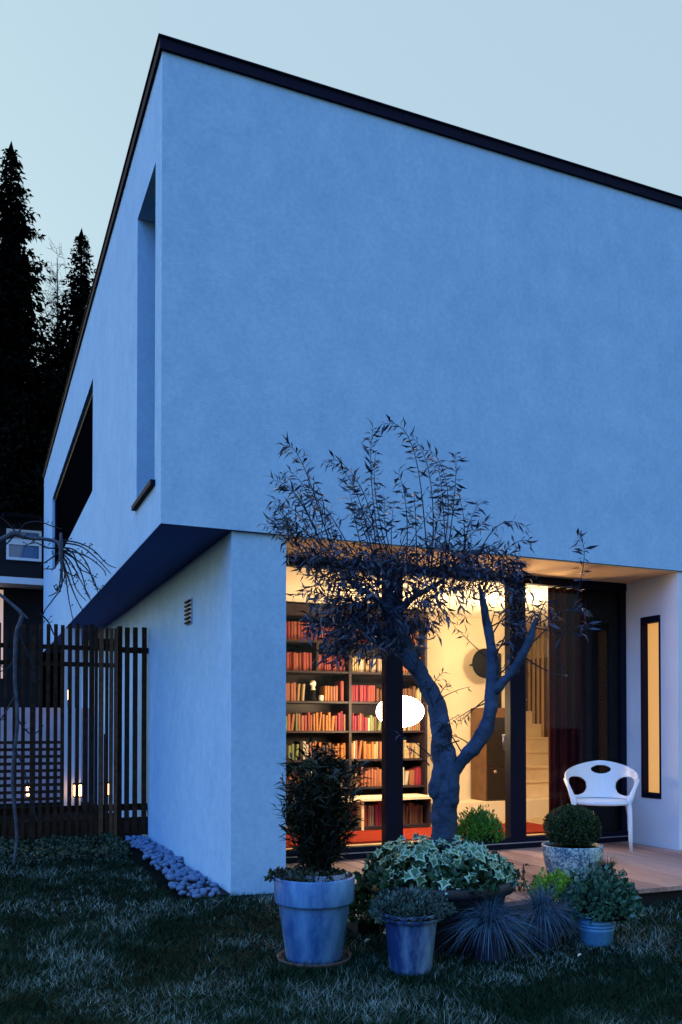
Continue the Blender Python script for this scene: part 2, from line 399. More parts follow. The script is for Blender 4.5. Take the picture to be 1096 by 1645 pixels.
def plankmesh(L):
    m = MB(); wd = .067; c = .004
    sec = [(-wd,-.030),(wd,-.030),(wd,-c),(wd-c,0),(-wd+c,0),(-wd,-c)]
    vs = [(x,0,z) for x,z in sec]+[(x,L,z) for x,z in sec]
    fs = [(i,(i+1)%6,(i+1)%6+6,i+6) for i in range(6)]+[(5,4,3,2,1,0),(6,7,8,9,10,11)]
    return m.add(vs, fs).mesh('plank')
pa, pb = plankmesh(1.34+TG-.05), plankmesh(1.335)
for me in (pa, pb): me.materials.append(M['deckwood'])
x = .99; i = 0
while x < 8.2:
    o = link('plank', pa if x < SR-.07 else pb, None, deck, True); o.location = (x, -1.335+random.uniform(-.004,.004), random.uniform(-.0015,.0015)); x += .1395

# ------------------------------------------------------------------ interior furniture
BT = 2.75
def zrow(y): return PT(560, y, BT).z
x563 = PT(563, 1100, BT).x; x687 = PT(687, 1100, BT).x
shx0 = 1.02; levels = [1031, 1079, 1127, 1174, 1220, 1265]
bc = thing('bookcase', ((shx0+x687)/2, BT, 0), 'tall dark wood bookcase filled with books behind the glass front', 'bookcase')
top = zrow(975)
MB().box(shx0, x687, TB-.02, TB-.005, .0, top-.001).build('back_panel', M['shelf'], bc)
MB().box(shx0, x687, BT-.01, TB-.021, top-.12, top).build('top_panel', M['shelf'], bc)
for xx in (shx0, x563-.015, x687-.032): MB().box(xx, xx+.03, BT, TB-.021, 0, top-.121).build('upright', M['shelf'], bc)
zs = [zrow(y) for y in levels]
for z in zs:
    MB().box(shx0+.031, x563-.016, BT+.006, TB-.021, z-.022, z).build('shelf', M['shelf'], bc)
    MB().box(x563+.016, x687-.033, BT+.006, TB-.021, z-.022, z).build('shelf', M['shelf'], bc)
bookcols = {'red': (.33,.075,.065), 'rust': (.36,.14,.085), 'cream': (.48,.38,.23), 'brown': (.16,.075,.045), 'orange': (.46,.19,.06),
            'crimson': (.28,.03,.06), 'green': (.20,.26,.13), 'black': (.03,.025,.025), 'white': (.54,.49,.41)}
bookmesh = {}
for k, c in bookcols.items():
    m = MB(); z1, z2 = .0, 1.0   # unit book: slightly rounded spine towards -y, page block set back
    sec = [(-.5,1),(-.5,.06),(-.3,0),(.3,0),(.5,.06),(.5,1)]
    vs = [(x,y,0) for x,y in sec]+[(x,y,1) for x,y in sec]
    m.add(vs, [(i,(i+1)%6,(i+1)%6+6,i+6) for i in range(6)]+[(5,4,3,2,1,0),(6,7,8,9,10,11)])
    # two raised bands on the spine
    for zb in (.18,.78): m.box(-.31,.31,-.02,.03,zb,zb+.035)
    me = m.mesh('book'); c = tuple(q*.78 for q in c); me.materials.append(mat('book_'+k, c, .6, .25, (30, tuple(q*.75 for q in c), .4, .7)))
    bookmesh[k] = me
rown = {0:'top shelf', 1:'second shelf', 2:'third shelf', 3:'fourth shelf', 4:'fifth shelf', 5:'lowest shelf'}
ORD = ['first','second','third','fourth','fifth','sixth','seventh','eighth','ninth','tenth','eleventh','twelfth','thirteenth','fourteenth','fifteenth','sixteenth','seventeenth','eighteenth','nineteenth','twentieth']+[f'{a}-{b}' for a in ('twenty','thirty','forty') for b in ('first','second','third','fourth','fifth','sixth','seventh','eighth','ninth','tenth')]
bookcount = {}
nbook = 0
def bookrow(x0, x1, z, hmin, hmax, wmin, wmax, cols, where, yf=None, lean=.12, depth_=.19):
    global nbook
    x = x0; yf = BT+.05 if yf is None else yf; run = []; 
    while x < x1-wmin:
        wdt = random.uniform(wmin, wmax)
        if x+wdt > x1: break
        if not run or random.random() < .35: run = [random.choice(cols), random.uniform(hmin, hmax)]
        k = run[0] if random.random() < .8 else random.choice(cols)
        h = run[1]*(random.uniform(.97,1.02) if len(set(cols)) <= 2 else random.uniform(.80,1.06))
        b = bpy.data.objects.new('book', bookmesh[k]); COL.objects.link(b)
        b.scale = (wdt*.94, depth_*random.uniform(.85,1.05), h); 
        ln = random.uniform(.06,.16) if random.random() < lean else 0
        b.location = (x+wdt/2, yf+random.uniform(-.012,.02), z+.001+ (wdt*.47*math.sin(ln))); b.rotation_euler.y = ln
        bookcount[(k, where)] = bookcount.get((k, where), 0)+1
        tag(b, f'{ORD[bookcount[(k, where)]-1]} {k} book from the left on the {where}', 'book', f'books on the {where}')
        x += wdt+h*math.sin(ln); nbook += 1
R_ = ['red','red','rust','red','brown']; MX = ['rust','cream','orange','brown','red','white','black','green']
def bay(l, r, i, h0, h1, w0, w1, cols, side, lean=.1):
    bookrow(l, r, zs[i], h0, h1, w0, w1, cols, rown[i]+f' of the {side} bookcase bay', lean=lean)
L0 = 1.30; L1 = x563-.02; R0 = x563+.02; R1 = x687-.04
bay(L0, L0+.98, 0, .19,.205, .032,.045, ['red','rust'], 'left', 0); bay(L0+.99, L1, 0, .18,.20, .025,.04, ['cream','red','white'], 'left', 0)
bay(R0, R0+.25, 0, .17,.20, .03,.04, ['crimson','red'], 'right'); bay(R0+.5, R1, 0, .15,.20, .03,.05, R_+['cream'], 'right', .2)
xm = PT(511, 1060, BT).x
MB().box(xm-.012, xm+.012, BT+.01, TB-.022, zs[1]+.001, zs[0]-.023).build('divider', M['shelf'], bc)
bay(L0, xm-.02, 1, .195,.205, .032,.042, ['red','rust'], 'left', 0); bay(xm+.02, L1, 1, .18,.19, .022,.03, ['red'], 'left', 0)
bay(R0, R0+.42, 1, .17,.19, .02,.03, ['cream','brown','white'], 'right', 0); bay(R0+.6, R1, 1, .19,.2, .03,.04, ['red','rust'], 'right', 0)
bay(L0, PT(480,1110,BT).x, 2, .18,.2, .03,.04, ['rust','orange'], 'left', 0); bay(PT(481,1110,BT).x, PT(492,1110,BT).x, 2, .18,.2, .03,.035, ['cream'], 'left', 1)
bay(PT(525,1110,BT).x, PT(551,1110,BT).x, 2, .17,.18, .03,.036, ['orange','rust'], 'left', 0); bay(PT(551,1110,BT).x, L1, 2, .225,.235, .035,.045, ['red'], 'left', 0)
bay(R0, PT(608,1110,BT).x, 2, .18,.19, .02,.026, ['crimson','red'], 'right', 0); bay(PT(609,1110,BT).x, R1, 2, .16,.2, .025,.04, ['white','cream','brown'], 'right')
bay(L0, L1, 3, .18,.21, .026,.042, ['rust','orange','crimson','green','red','rust'], 'left', .06); bay(R0, R1, 3, .17,.22, .022,.04, ['brown','crimson','white','green','cream','rust'], 'right', .08)
bay(L0, L1, 4, .17,.22, .022,.045, MX, 'left', .1); bay(R0, R1, 4, .18,.22, .022,.042, ['cream','orange','white','rust','cream','brown'], 'right', .08)
bay(L0, L1, 5, .17,.22, .022,.045, MX, 'left', .1); bay(R0, R1, 5, .17,.215, .022,.045, MX+['red','orange','crimson'], 'right', .22)
# sideboard in front of the lowest part of the bookcase
sbx0 = PT(566, 1279, 2.36).x-.55; sbx1 = PT(693, 1279, 2.36).x
sbz = PT(640, 1281, 2.34).z
sb = thing('sideboard', ((sbx0+sbx1)/2, 2.5, 0), 'low dark sideboard with a pale top in front of the bookcase', 'sideboard')
MB().box(sbx0-.02, sbx1+.02, 2.34, BT-.012, sbz-.03, sbz).build('top', mat('pale_sideboard_top', (.70,.60,.44), .5, .3), sb)
xd = PT(581, 1300, 2.37).x
for xx in (sbx0, xd, sbx1-.03): MB().box(xx, xx+.03, 2.37, BT-.012, .0, sbz-.031).build('side_panel', M['shelf'] if xx != xd else M['pine'], sb)
bz = PT(640, 1326, 2.37).z
for a, b in ((sbx0+.031, xd-.001), (xd+.031, sbx1-.031)): MB().box(a, b, 2.37, BT-.03, bz-.03, bz).build('shelf', M['shelf'], sb)
MB().box(sbx0+.031, sbx1-.031, BT-.029, BT-.013, .0, sbz-.031).build('back_panel', M['black'], sb)
bookrow(xd+.05, sbx1-.05, bz, .20, .235, .022, .05, ['red','rust','brown','cream','crimson','black'], 'shelf of the low sideboard', yf=2.44, lean=.05)
bookrow(sbx0+.05, xd-.02, bz, .20, .235, .022, .05, ['rust','brown','cream'], 'left compartment of the low sideboard', yf=2.44, lean=.05)
# shelf ornaments
white = mat('white_ceramic', (.75,.70,.60), .35, .4)
p = PT(503, 1126, BT+.1)
bu = thing('figurine', (p.x, BT+.1, zs[2]), 'small bust with a pale head on a dark base on the third bookshelf', 'figurine')
MB().lathe((p.x,BT+.1,zs[2]+.001), [(0,0),(.045,0),(.045,.03),(.03,.05),(.034,.10),(.028,.125),(0,.126)], 14).build('base', M['black'], bu, True)
hm = MB(); hm.lathe((p.x,BT+.1,zs[2]+.127), [(0,0),(.030,.0),(.018,.02),(.017,.03),(.030,.05),(.034,.072),(.026,.098),(0,.107)], 16); hm.tube([(p.x-.02,BT+.075,zs[2]+.197),(p.x-.055,BT+.045,zs[2]+.188)], [.014,.006], 6)
hm.build('head', white, bu, True)
p = PT(516, 1126, BT+.1)
tag(MB().lathe((p.x,BT+.1,zs[2]+.001), [(0,0),(.026,0),(.03,.012),(.03,.06),(.034,.066),(.028,.066),(.024,.02),(0,.018)], 16).build('cup', white, smooth=True), 'tiny cream cup beside the bust on the bookshelf', 'cup')
p = PT(597, 1031, BT+.1)
tag(MB().lathe((p.x,BT+.1,zs[0]+.001), [(0,0),(.03,0),(.06,.03),(.075,.075),(.06,.12),(.03,.145),(.03,.17),(.036,.175),(.024,.172),(.02,.14),(0,.10)], 20).build('vase', white, smooth=True), 'round white vase on the top bookshelf', 'vase')
# rug
rug = MB(); rug.box(1.25, 4.7, 1.52, 2.33, .002, .02)
tag(rug.build('rug', mat('red_rug', (.24,.030,.016), .95, .05, (60, (.16,.018,.010), .35, .65), (150, .8))), 'red woven rug on the floor in front of the bookcase', 'rug')
# stove with flue
s0 = PT(781, 1283, 2.86); s1 = PT(812, 1283, 2.86); sh = PT(785, 1137, 2.86).z
sv = thing('stove', ((s0.x+s1.x)/2, 3.0, .225), 'tall dark wood stove with a brown side standing on the pale hearth', 'stove')
brownm = mat('stove_brown_steel', (.15,.075,.035), .5, .3, (8, (.10,.05,.025), .35, .7)); dk = mat('stove_black_steel', (.018,.014,.013), .4, .35)
sxr = s1.x+.03; z0 = .226
MB().box(s0.x, sxr, 2.86, 3.20, z0, sh).build('body', brownm, sv)
fz = z0+(sh-z0)*.36
MB().box(s0.x+.012, sxr-.012, 2.842, 2.859, fz+.01, sh-.12).build('fire_door', dk, sv)
MB().box(s0.x+.012, sxr-.012, 2.842, 2.859, z0+.02, fz-.01).build('drawer_front', dk, sv)
k = PT(797, 1240, 2.82); kn = MB().lathe((0,0,0), [(0,0),(.02,0),(.022,.012),(.012,.02),(0,.02)], 12).build('door_knob', mat('brass_knob', (.7,.5,.35), .3, .6, metal=.8), sv, True, True)
kn.location = (k.x-sv.location.x, -.159, k.z-.225); kn.rotation_euler.x = math.pi/2
fl = PT(796, 1100, 3.0)
MB().cyl((fl.x,3.0,0), .075, sh+.001, PT(796,1050,3.0).z, 20).build('flue_pipe', dk, sv, True)
tp = PT(796,1050,3.0).z; MB().tube([(fl.x,3.0,tp-.06),(fl.x,3.05,tp-.02),(fl.x,TB-.004,tp-.01)], .078, 16).build('flue_elbow', dk, sv, True)
dc = PT(778, 1066, 2.93)
m = MB(); m.lathe((0,0,0), [(0,0),(.15,0),(.178,.012),(.182,.03),(.17,.046),(0,.06)], 40); o = m.build('wall_speaker', M['black'], None, True); o.location = (dc.x, 2.93, dc.z); o.rotation_euler.x = math.pi/2
tag(o, 'round black disc hung beside the flue pipe above the stove', 'disc')
m2 = MB(); m2.tube([(dc.x,2.93,dc.z),(dc.x,TB-.003,dc.z)], .012, 8); m2.build('bracket', M['black'], None).parent = o; bk = o.children[0]; bk.matrix_parent_inverse = Matrix.Rotation(math.pi/2,4,'X').inverted()@Matrix.Translation(-Vector(o.location))
# curtain
cu = MB(); n = 150; cols = []
for i in range(n+1):
    u = i/n; xx = 3.93+(4.44-3.93)*u; yy = TG+.15+.030*math.sin(u*34+1.3*math.sin(u*9))+.012*math.sin(u*71)
    cols.append((xx, yy))
for zz in (.004, .8, 1.6, 2.478):
    for i, (xx, yy) in enumerate(cols): cu.v.append((xx+.006*math.sin(i*.3+zz*2), TG+.15+(yy-TG-.15)*(1.15-.15*zz/2.4), zz))
for j in range(3):
    for i in range(n): cu.f.append((j*(n+1)+i, j*(n+1)+i+1, (j+1)*(n+1)+i+1, (j+1)*(n+1)+i))
cm = mat('maroon_curtain', (.030,.006,.010), .9, .06); 
tag(cu.build('curtain', cm, smooth=True), 'dark maroon full length curtain behind the glass beside the staircase', 'curtain')
MB().box(4.30, SR-.003, TG+.064, TG+.085, .004, CE-.003).build('infill_panel', M['black'], gd)
# lamps
lampmat = emit('lamp_glow', (1.0, .67, .37), 78)
def lamp(p, rx, rz, label, m):
    t = thing('pendant_lamp', p, label, 'lamp')
    s = MB(); prof = [(rx*math.sin(math.pi*i/12), -rz*math.cos(math.pi*i/12)) for i in range(13)]
    s.lathe(p, prof, 20).build('globe', m, t, True)
    MB().tube([(p[0],p[1],p[2]+rz-.005),(p[0],p[1],CE)], .004, 6).build('cord', M['black'], t)
    MB().cyl((p[0],p[1],0), .04, CE-.025, CE-.001, 16).build('ceiling_rose', M['black'], t)
    return t
p = PT(643, 1143, 1.95); lamp(p, .25, .165, 'glowing round pendant lamp hanging in front of the bookcase', lampmat)
p2 = PT(829.5, 1045, 1.6); lamp(p2, .085, .085, 'added small pendant lamp behind the post, lighting the staircase', emit('added_stair_light', (1.0,.68,.38), 380))  # unseen lamp added behind the post to brighten the stairs

from mathutils import noise
# ------------------------------------------------------------------ pots and plants on the lawn and deck
def glaze(name, base, second, lo, hi, scale=5, rough=.5, stretch=.35):
    m = mat(name, base, rough, .35); n = m.node_tree; b = n.nodes['Principled BSDF']; tc = [x for x in n.nodes if x.type == 'TEX_COORD'][0]
    mp = n.nodes.new('ShaderNodeMapping'); mp.inputs['Scale'].default_value = (1,1,stretch); n.links.new(tc.outputs['Object'], mp.inputs[0])
    x = n.nodes.new('ShaderNodeTexNoise'); x.inputs['Scale'].default_value = scale; x.inputs['Detail'].default_value = 8; x.inputs['Roughness'].default_value = .68
    n.links.new(mp.outputs[0], x.inputs['Vector']); r = n.nodes.new('ShaderNodeValToRGB')
    r.color_ramp.elements[0].position = lo; r.color_ramp.elements[1].position = hi; r.color_ramp.elements[0].color = (*base,1); r.color_ramp.elements[1].color = (*second,1)
    n.links.new(x.outputs['Fac'], r.inputs[0]); n.links.new(r.outputs[0], b.inputs['Base Color'])
    bp = n.nodes.new('ShaderNodeBump'); bp.inputs['Strength'].default_value = .3; bp.inputs['Distance'].default_value = .006
    n.links.new(x.outputs['Fac'], bp.inputs['Height']); n.links.new(bp.outputs[0], b.inputs['Normal'])
    return m
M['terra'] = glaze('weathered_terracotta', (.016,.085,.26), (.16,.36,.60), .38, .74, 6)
M['soil'] = mat('potting_soil', (.012,.010,.008), .95, .05, None, (60, .8))
M['darkpot'] = glaze('dark_pot', (.006,.007,.012), (.014,.017,.026), .4, .7, 5)
M['zinc'] = mat('zinc', (.10,.32,.58), .42, .5, (14, (.07,.24,.46), .35, .7), None, .2)
def ground_pt(x, y, z=None):
    zz = -.12
    p = PZ(x, y, zz)
    for _ in range(4): p = PZ(x, y, gz(p.x, p.y) if z is None else z)
    return p
def pot(name, p, outer, label, m, group=None, soil=.85, n=40, cat='pot', wob=.004):
    t = thing(name, p, label, cat, group)
    H = outer[-1][1]; R = outer[-1][0]
    zs_ = H*soil; rin = R*.88*(.6+.4*soil)
    prof = [(0,0)]+outer+[(R*.99,H+.006),(R*.93,H+.006),(R*.90,H-.01),(R*.86,zs_)]
    MB().lathe(p, prof, n, wob).build('body', m, t, True)
    MB().lathe(p, [(R*.875,zs_+.004),(R*.5,zs_+.012),(0,zs_+.016)], n).build('soil', M['soil'], t, True)
    return t

# --- left terracotta pot with tall narrow leaved shrub
LP = ground_pt(505, 1541); sc = depth(LP)/F
r = 65*sc
pot('terracotta_pot', LP, [(r*.66,0),(r*.69,.012),(r*.88,.30),(r*.885,.305),(r*.97,.309),(r*.985,.32),(r,.44)], 'large weathered terracotta pot with a thick rim holding the tall dark shrub', M['terra'], soil=.93)
tag(MB().lathe(LP, [(0,-.004),(r*.80,-.004),(r*.90,.004),(r*.93,.022),(r*.90,.024),(r*.86,.008),(r*.70,.004)], 40).build('saucer', mat('terracotta_saucer', (.11,.07,.06), .7, .2), smooth=True), 'shallow dark terracotta saucer under the tall shrub pot', 'saucer')
M['podo'] = leafmat('shrub_leaf', (.005,.010,.005), (.016,.028,.013))
sh = thing('potted_shrub', LP+Vector((0,0,.40)), 'tall dense dark shrub with long narrow leaves in the terracotta pot', 'shrub')
st = MB(); pos = []; dr = []; LL = []
axl = Vector((SN,-CS,0)); axd = Vector((CS,SN,0))   # screen right / away
for k in range(46):
    a = rng.uniform(0, 6.28); r0 = rng.uniform(.01,.05); c0 = LP+Vector((.01,.0,.41))
    b0 = c0+axl*(r0*math.cos(a))+axd*(r0*math.sin(a)); 
    reach = rng.uniform(.03,.22); hgt = rng.uniform(.36,.72)*(1.05-.7*reach)
    e0 = b0+axl*(reach*math.cos(a)-.015)+axd*(reach*math.sin(a))+Vector((0,0,hgt))
    mid = b0+(e0-b0)*.5+axl*(.02*math.cos(a))-Vector((0,0,-.03))
    P_ = catmull([b0, mid, e0], sub=8); st.tube(P_, [.006-.004*i/len(P_) for i in range(len(P_))], 5)
    nl = int(hgt*150)
    for j in range(nl):
        u = .20+.8*(j+rng.uniform())/nl; q = P_[min(int(u*(len(P_)-1)), len(P_)-1)]
        aa = rng.uniform(0, 6.28); d = axl*math.cos(aa)+axd*math.sin(aa)+Vector((0,0,rng.uniform(-.1,1.1)))
        pos.append(q+Vector(rng.normal(size=3)*.012)); dr.append(d); LL.append(rng.uniform(.06,.115))
st.build('stem', M['twig'], sh)
n = len(pos); me = leafmesh('foliage', pos, dr, rand_unit(n)*.6+np.array([0,0,1]), LL, np.array(LL)*.16)
link('foliage', me, M['podo'], sh)
def groundcover(name, c, rx, ry, h, n, L, Wr, m, label, cat='plant', parent=None, thingloc=None, dome=True, upb=.4, core=None):
    """mound of small leaves around centre c (screen right rx, away ry, height h)"""
    t = parent or thing(name, thingloc or c, label, cat)
    a = rng.uniform(0, 6.283, n); u = rng.uniform(0, 1, n)**.5; lift = rng.uniform(0, 1, n)**.45
    zt_ = np.sqrt(np.clip(1-u**2, 0, 1)) if dome else np.ones(n)
    wob = 1+.13*np.sin(5*a+1)+.09*np.sin(9*a+u*5)
    lx = rx*u*np.cos(a)*wob; ly = ry*u*np.sin(a)*wob; lz = h*zt_*lift*wob
    A, D = np.array(axl), np.array(axd)
    P_ = np.array(c)[None]+lx[:,None]*A+ly[:,None]*D+lz[:,None]*np.array([0,0,1])
    out = (np.cos(a)*u/rx)[:,None]*A+(np.sin(a)*u/ry)[:,None]*D+((zt_*lift)/max(h,.01))[:,None]*np.array([0,0,1])
    out /= np.linalg.norm(out, axis=1)[:,None]+1e-6
    d = out+rand_unit(n)*.7+np.array([0,0,upb]); Ls = L*rng.uniform(.6,1.3,n)
    me = leafmesh('foliage', P_, d, out+rand_unit(n)*.5, Ls, Ls*Wr)
    link('foliage', me, m, t)
    if core:
        MB().lathe(tuple(c), [(0,h*.78*core)]+[(rx*.85*core*math.sin(q), h*.78*core*math.cos(q)) for q in (.3,.6,.9,1.2,1.5)]+[(0,0)], 18).build('twig_core', M['soil'], t, True)
    return t
groundcover('trailing_plant', LP+Vector((0,0,.43))-axd*.02-axl*.04, .22, .15, .055, 900, .022, .75, leafmat('trailing_leaf', (.012,.02,.012), (.035,.05,.028)), 'low trailing small leaved plant round the rim of the terracotta pot')
MB().lathe(LP+Vector((0,0,.0))+axl*.05, [(.125,.40),(.13,.462),(.122,.464),(.115,.41)], 32).build('inner_pot', mat('grey_plastic_pot', (.16,.20,.26), .5, .3), None, True)
tag(bpy.data.objects['inner_pot'], 'grey rim of a nursery pot set inside the terracotta pot', 'pot')

# --- front middle pot
MP = ground_pt(660, 1560); sc = depth(MP)/F; r = 46*sc
pot('glazed_pot', MP, [(r*.70,0),(r*.73,.01),(r*.90,.25),(r*.93,.262),(r*1.02,.268),(r*1.04,.285),(r*1.02,.302)], 'blue grey glazed pot with a rolled rim in the front of the pot group', glaze('blue_glaze', (.014,.040,.14), (.22,.38,.58), .46, .72, 4.5, .35), soil=.9)
groundcover('heather_plant', MP+Vector((0,0,.28)), .205, .16, .125, 2600, .024, .42, leafmat('grey_green_leaf', (.014,.034,.032), (.07,.14,.12)), 'low grey green bushy plant in the blue grey glazed pot', core=.9)

# --- big dark pot with the tree, ivy and a small conifer
BP = ground_pt(703, 1512); BD = depth(BP); sc = BD/F; r = 121*sc
pot('dark_planter', BP, [(r*.72,0),(r*.74,.012),(r*.90,.30),(r*.905,.31),(r*1.0,.316),(r*1.02,.34),(r*1.0,.372)], 'very large dark round planter holding the small tree and the ivy', M['darkpot'], soil=.92)
TD = BD+.03
def TP(x, y, d=0): return PD(x, y, TD+d)
tree = thing('olive_tree', BP+Vector((0,0,.36)), 'small pollarded tree with narrow leaves growing from the big dark planter', 'tree')
px = TD/F
def limb(pts, m=None, name='branch', n=12, knob=0):
    P_ = [TP(x, y, d) for x, y, d, r_ in pts]; R_ = [r_*px for *_, r_ in pts]
    P_, R_ = catmull(P_, R_, 12)
    R_ = [q*(1+knob*(.5*math.sin(i*.31)+.5*math.sin(i*.17+1)))for i, q in enumerate(R_)]
    mb_ = MB().tube(P_, R_, max(n, 16)); nn = max(n, 16); vv = []
    for i, v in enumerate(mb_.v):
        c = P_[i//nn]; rr_ = R_[i//nn]; v = Vector(v); d_ = v-c
        k = .20*noise.noise(v*11)+.10*noise.noise(v*30)+.12*noise.noise(Vector((v.x*55, v.y*55, v.z*9)))
        vv.append(tuple(c+d_*(1+k)))
    mb_.v = vv
    return mb_.build(name, M['bark'], tree, True)
limb([(712,1420,0,24),(713,1360,0,21.5),(714,1320,0,20.5),(714,1285,0,20.5),(715,1262,0,20),(713,1235,0,17),(710,1205,0,16.5),(710,1180,0,16),(706,1150,.02,15.5),(694,1115,.05,14),(673,1080,.08,13.5),(655,1050,.1,14),(641,1015,.1,16),(632,985,.1,13),(628,955,.1,11),(630,925,.1,6)], name='trunk', n=20, knob=.04)
limb([(697,1283,-.03,3),(698,1274,-.04,9),(701,1262,-.035,11),(705,1240,-.02,11),(708,1215,-.01,9)], knob=.1, name='burr')
limb([(729,1297,-.045,3),(729,1286,-.055,9),(728,1270,-.045,11.5),(726,1245,-.03,12),(722,1215,-.02,12),(716,1190,0,11)], knob=.1, name='burr')
limb([(718,1265,-.02,9),(730,1240,-.03,10),(746,1217,-.05,11),(766,1195,-.06,12),(781,1170,-.06,12),(788,1140,-.06,11.5),(791,1105,-.04,10.5),(792,1070,-.02,9.5),(788,1030,0,8.5),(782,1000,.02,7),(776,966,.03,5.5),(770,940,.04,2.2)], knob=.08, name='trunk_limb')
limb([(788,1118,-.05,8),(806,1098,-.07,7.5),(824,1078,-.09,7.5),(840,1050,-.1,7),(852,1025,-.11,6.3),(858,1004,-.11,4.5),(862,992,-.11,1.5)], knob=.12)
limb([(646,1030,.1,9),(620,1016,.08,6),(590,1020,.05,4.5),(560,1034,.02,3.5),(530,1052,-.0,2.5),(508,1070,-.02,1.5)], knob=.1)
limb([(648,1035,.1,9),(606,1030,.12,7),(585,1012,.12,5),(578,985,.1,3)], knob=.1)
limb([(630,985,.1,9),(600,958,.06,5),(570,940,.02,3.5),(545,915,0,2)], knob=.1)
limb([(634,985,.1,9),(662,962,.12,5.5),(690,945,.12,4),(715,930,.10,2.2)], knob=.1)
# shoots and leaves
tw = MB(); LPs = []; LDs = []; LLs = []
def leaves_along(P_, u0, u1, n, L=.080, spread=1.0, droop=.55):
    m = len(P_)-1
    for j in range(n):
        u = u0+(u1-u0)*(j+.5)/n; i = min(int(u*m), m-1); f = u*m-i; q = P_[i]*(1-f)+P_[i+1]*f
        t = (P_[i+1]-P_[i]).normalized(); s = t.cross(axd); s = s.normalized() if s.length > .1 else axl
        for sg in ((1,-1) if rng.random() < .75 else (rng.choice([1,-1]),)):
            d = t*rng.uniform(.2,1.0)+s*sg*rng.uniform(.2,1)*spread+axd*rng.normal()*.55-Vector((0,0,droop*rng.uniform(0,1.4)))
            LPs.append(tuple(q)); LDs.append(tuple(d)); LLs.append(L*rng.uniform(.55,1.2))
def shoot(a, b, bow=(0,0), da=0, db=0, nl=14, r0=1.6, u0=.3, L=.080, tip=(0,0)):
    A, B = TP(a[0],a[1],da), TP(b[0],b[1],db)
    C1 = TP(a[0]+(b[0]-a[0])*.35+bow[0], a[1]+(b[1]-a[1])*.4+bow[1], da*.65+db*.35)
    C2 = TP(a[0]+(b[0]-a[0])*.75+bow[0]*.8+tip[0], a[1]+(b[1]-a[1])*.8+bow[1]*.8+tip[1], da*.25+db*.75)
    P_ = bez(A, C1, C2, B, 14); tw.tube(P_, [max(r0*px*(1-.75*i/13), .0010) for i in range(14)], 5)
    leaves_along(P_, u0, 1, nl, L); return P_
S = [((560,960),(455,716),(-6,-30),(14,-42)), ((540,930),(438,772),(-10,-20),(10,-16)), ((535,920),(436,838),(-5,-16),(0,-10)), ((520,950),(446,820),(0,-10),(0,-10)),
     ((610,950),(520,742),(10,-20),(22,-20)), ((605,960),(535,735),(18,10),(24,-16)), ((625,940),(600,690),(-5,0),(-2,-20)), ((640,940),(604,725),(-18,0),(0,0)),
     ((690,930),(612,682),(18,-30),(34,-44)), ((690,935),(660,700),(10,0),(14,-22)), ((700,930),(690,722),(22,0),(14,-10)), ((715,930),(732,728),(-4,0),(6,0)),
     ((720,930),(700,740),(10,0),(10,-10)), ((735,930),(735,790),(10,0),(0,0)), ((745,925),(775,805),(-8,0),(-4,-8)), ((755,925),(850,850),(-14,-30),(-16,-26)),
     ((770,965),(855,870),(-10,-14),(0,-20)), ((775,965),(838,905),(0,-14),(0,-8)), ((858,1005),(945,985),(6,-6),(10,-20)), ((858,1008),(944,1000),(20,18),(10,4)),
     ((890,1050),(928,862),(12,0),(18,-34)), ((600,940),(560,780),(-10,0),(4,-8)), ((590,930),(500,800),(-6,-10),(8,-12)), ((575,935),(470,850),(0,-20),(0,-10)),
     ((650,935),(640,760),(12,0),(4,0)), ((670,930),(665,790),(8,0),(0,0)), ((560,930),(530,820),(-4,0),(0,0)), ((630,945),(575,810),(-8,0),(0,-10)), ((645,930),(620,800),(0,0),(0,0)),
     ((700,930),(780,840),(-10,-10),(0,-10)), ((690,930),(720,800),(0,0),(0,0)), ((610,940),(590,840),(0,0),(0,0))]
for a, b, bw, tp_ in S:
    ln = math.hypot(a[0]-b[0], a[1]-b[1]); shoot(a, b, (bw[0]+rng.normal()*9, bw[1]+rng.normal()*5), .08, rng.uniform(-.16,.2), int(ln/11), 1.25, .42, tip=tp_)
# long bare whip on the right with leaves only at its end
shoot((838,1052),(905,1085),(0,6),-.1,-.08,1,1.6,.95); shoot((903,1086),(890,1045),(6,0),-.08,-.08,1,1.4,.9)
shoot((845,1040),(895,985),(6,6),-.1,-.1,9,1.6,.5); shoot((857,1010),(880,960),(0,0),-.1,-.1,5); shoot((785,1030),(830,960),(0,0),0,-.02,6)
shoot((783,1010),(835,985),(0,0),0,-.02,8); shoot((788,1060),(735,1010),(0,6),0,0,3,1.2,.5); shoot((790,1055),(830,1015),(0,0),0,0,5); shoot((795,1090),(830,1055),(0,4),0,0,3)
for a, b in (((738,1190),(690,1215)), ((700,1130),(722,1098)), ((745,1215),(705,1160)), ((760,1200),(715,1180)), ((785,1120),(735,1165)), ((780,1130),(728,1160)), ((692,1215),(640,1180)), ((690,1230),(655,1205))): shoot(a, b, (0,-6), -.04, -.08, 5, 1.3, .45, .05)
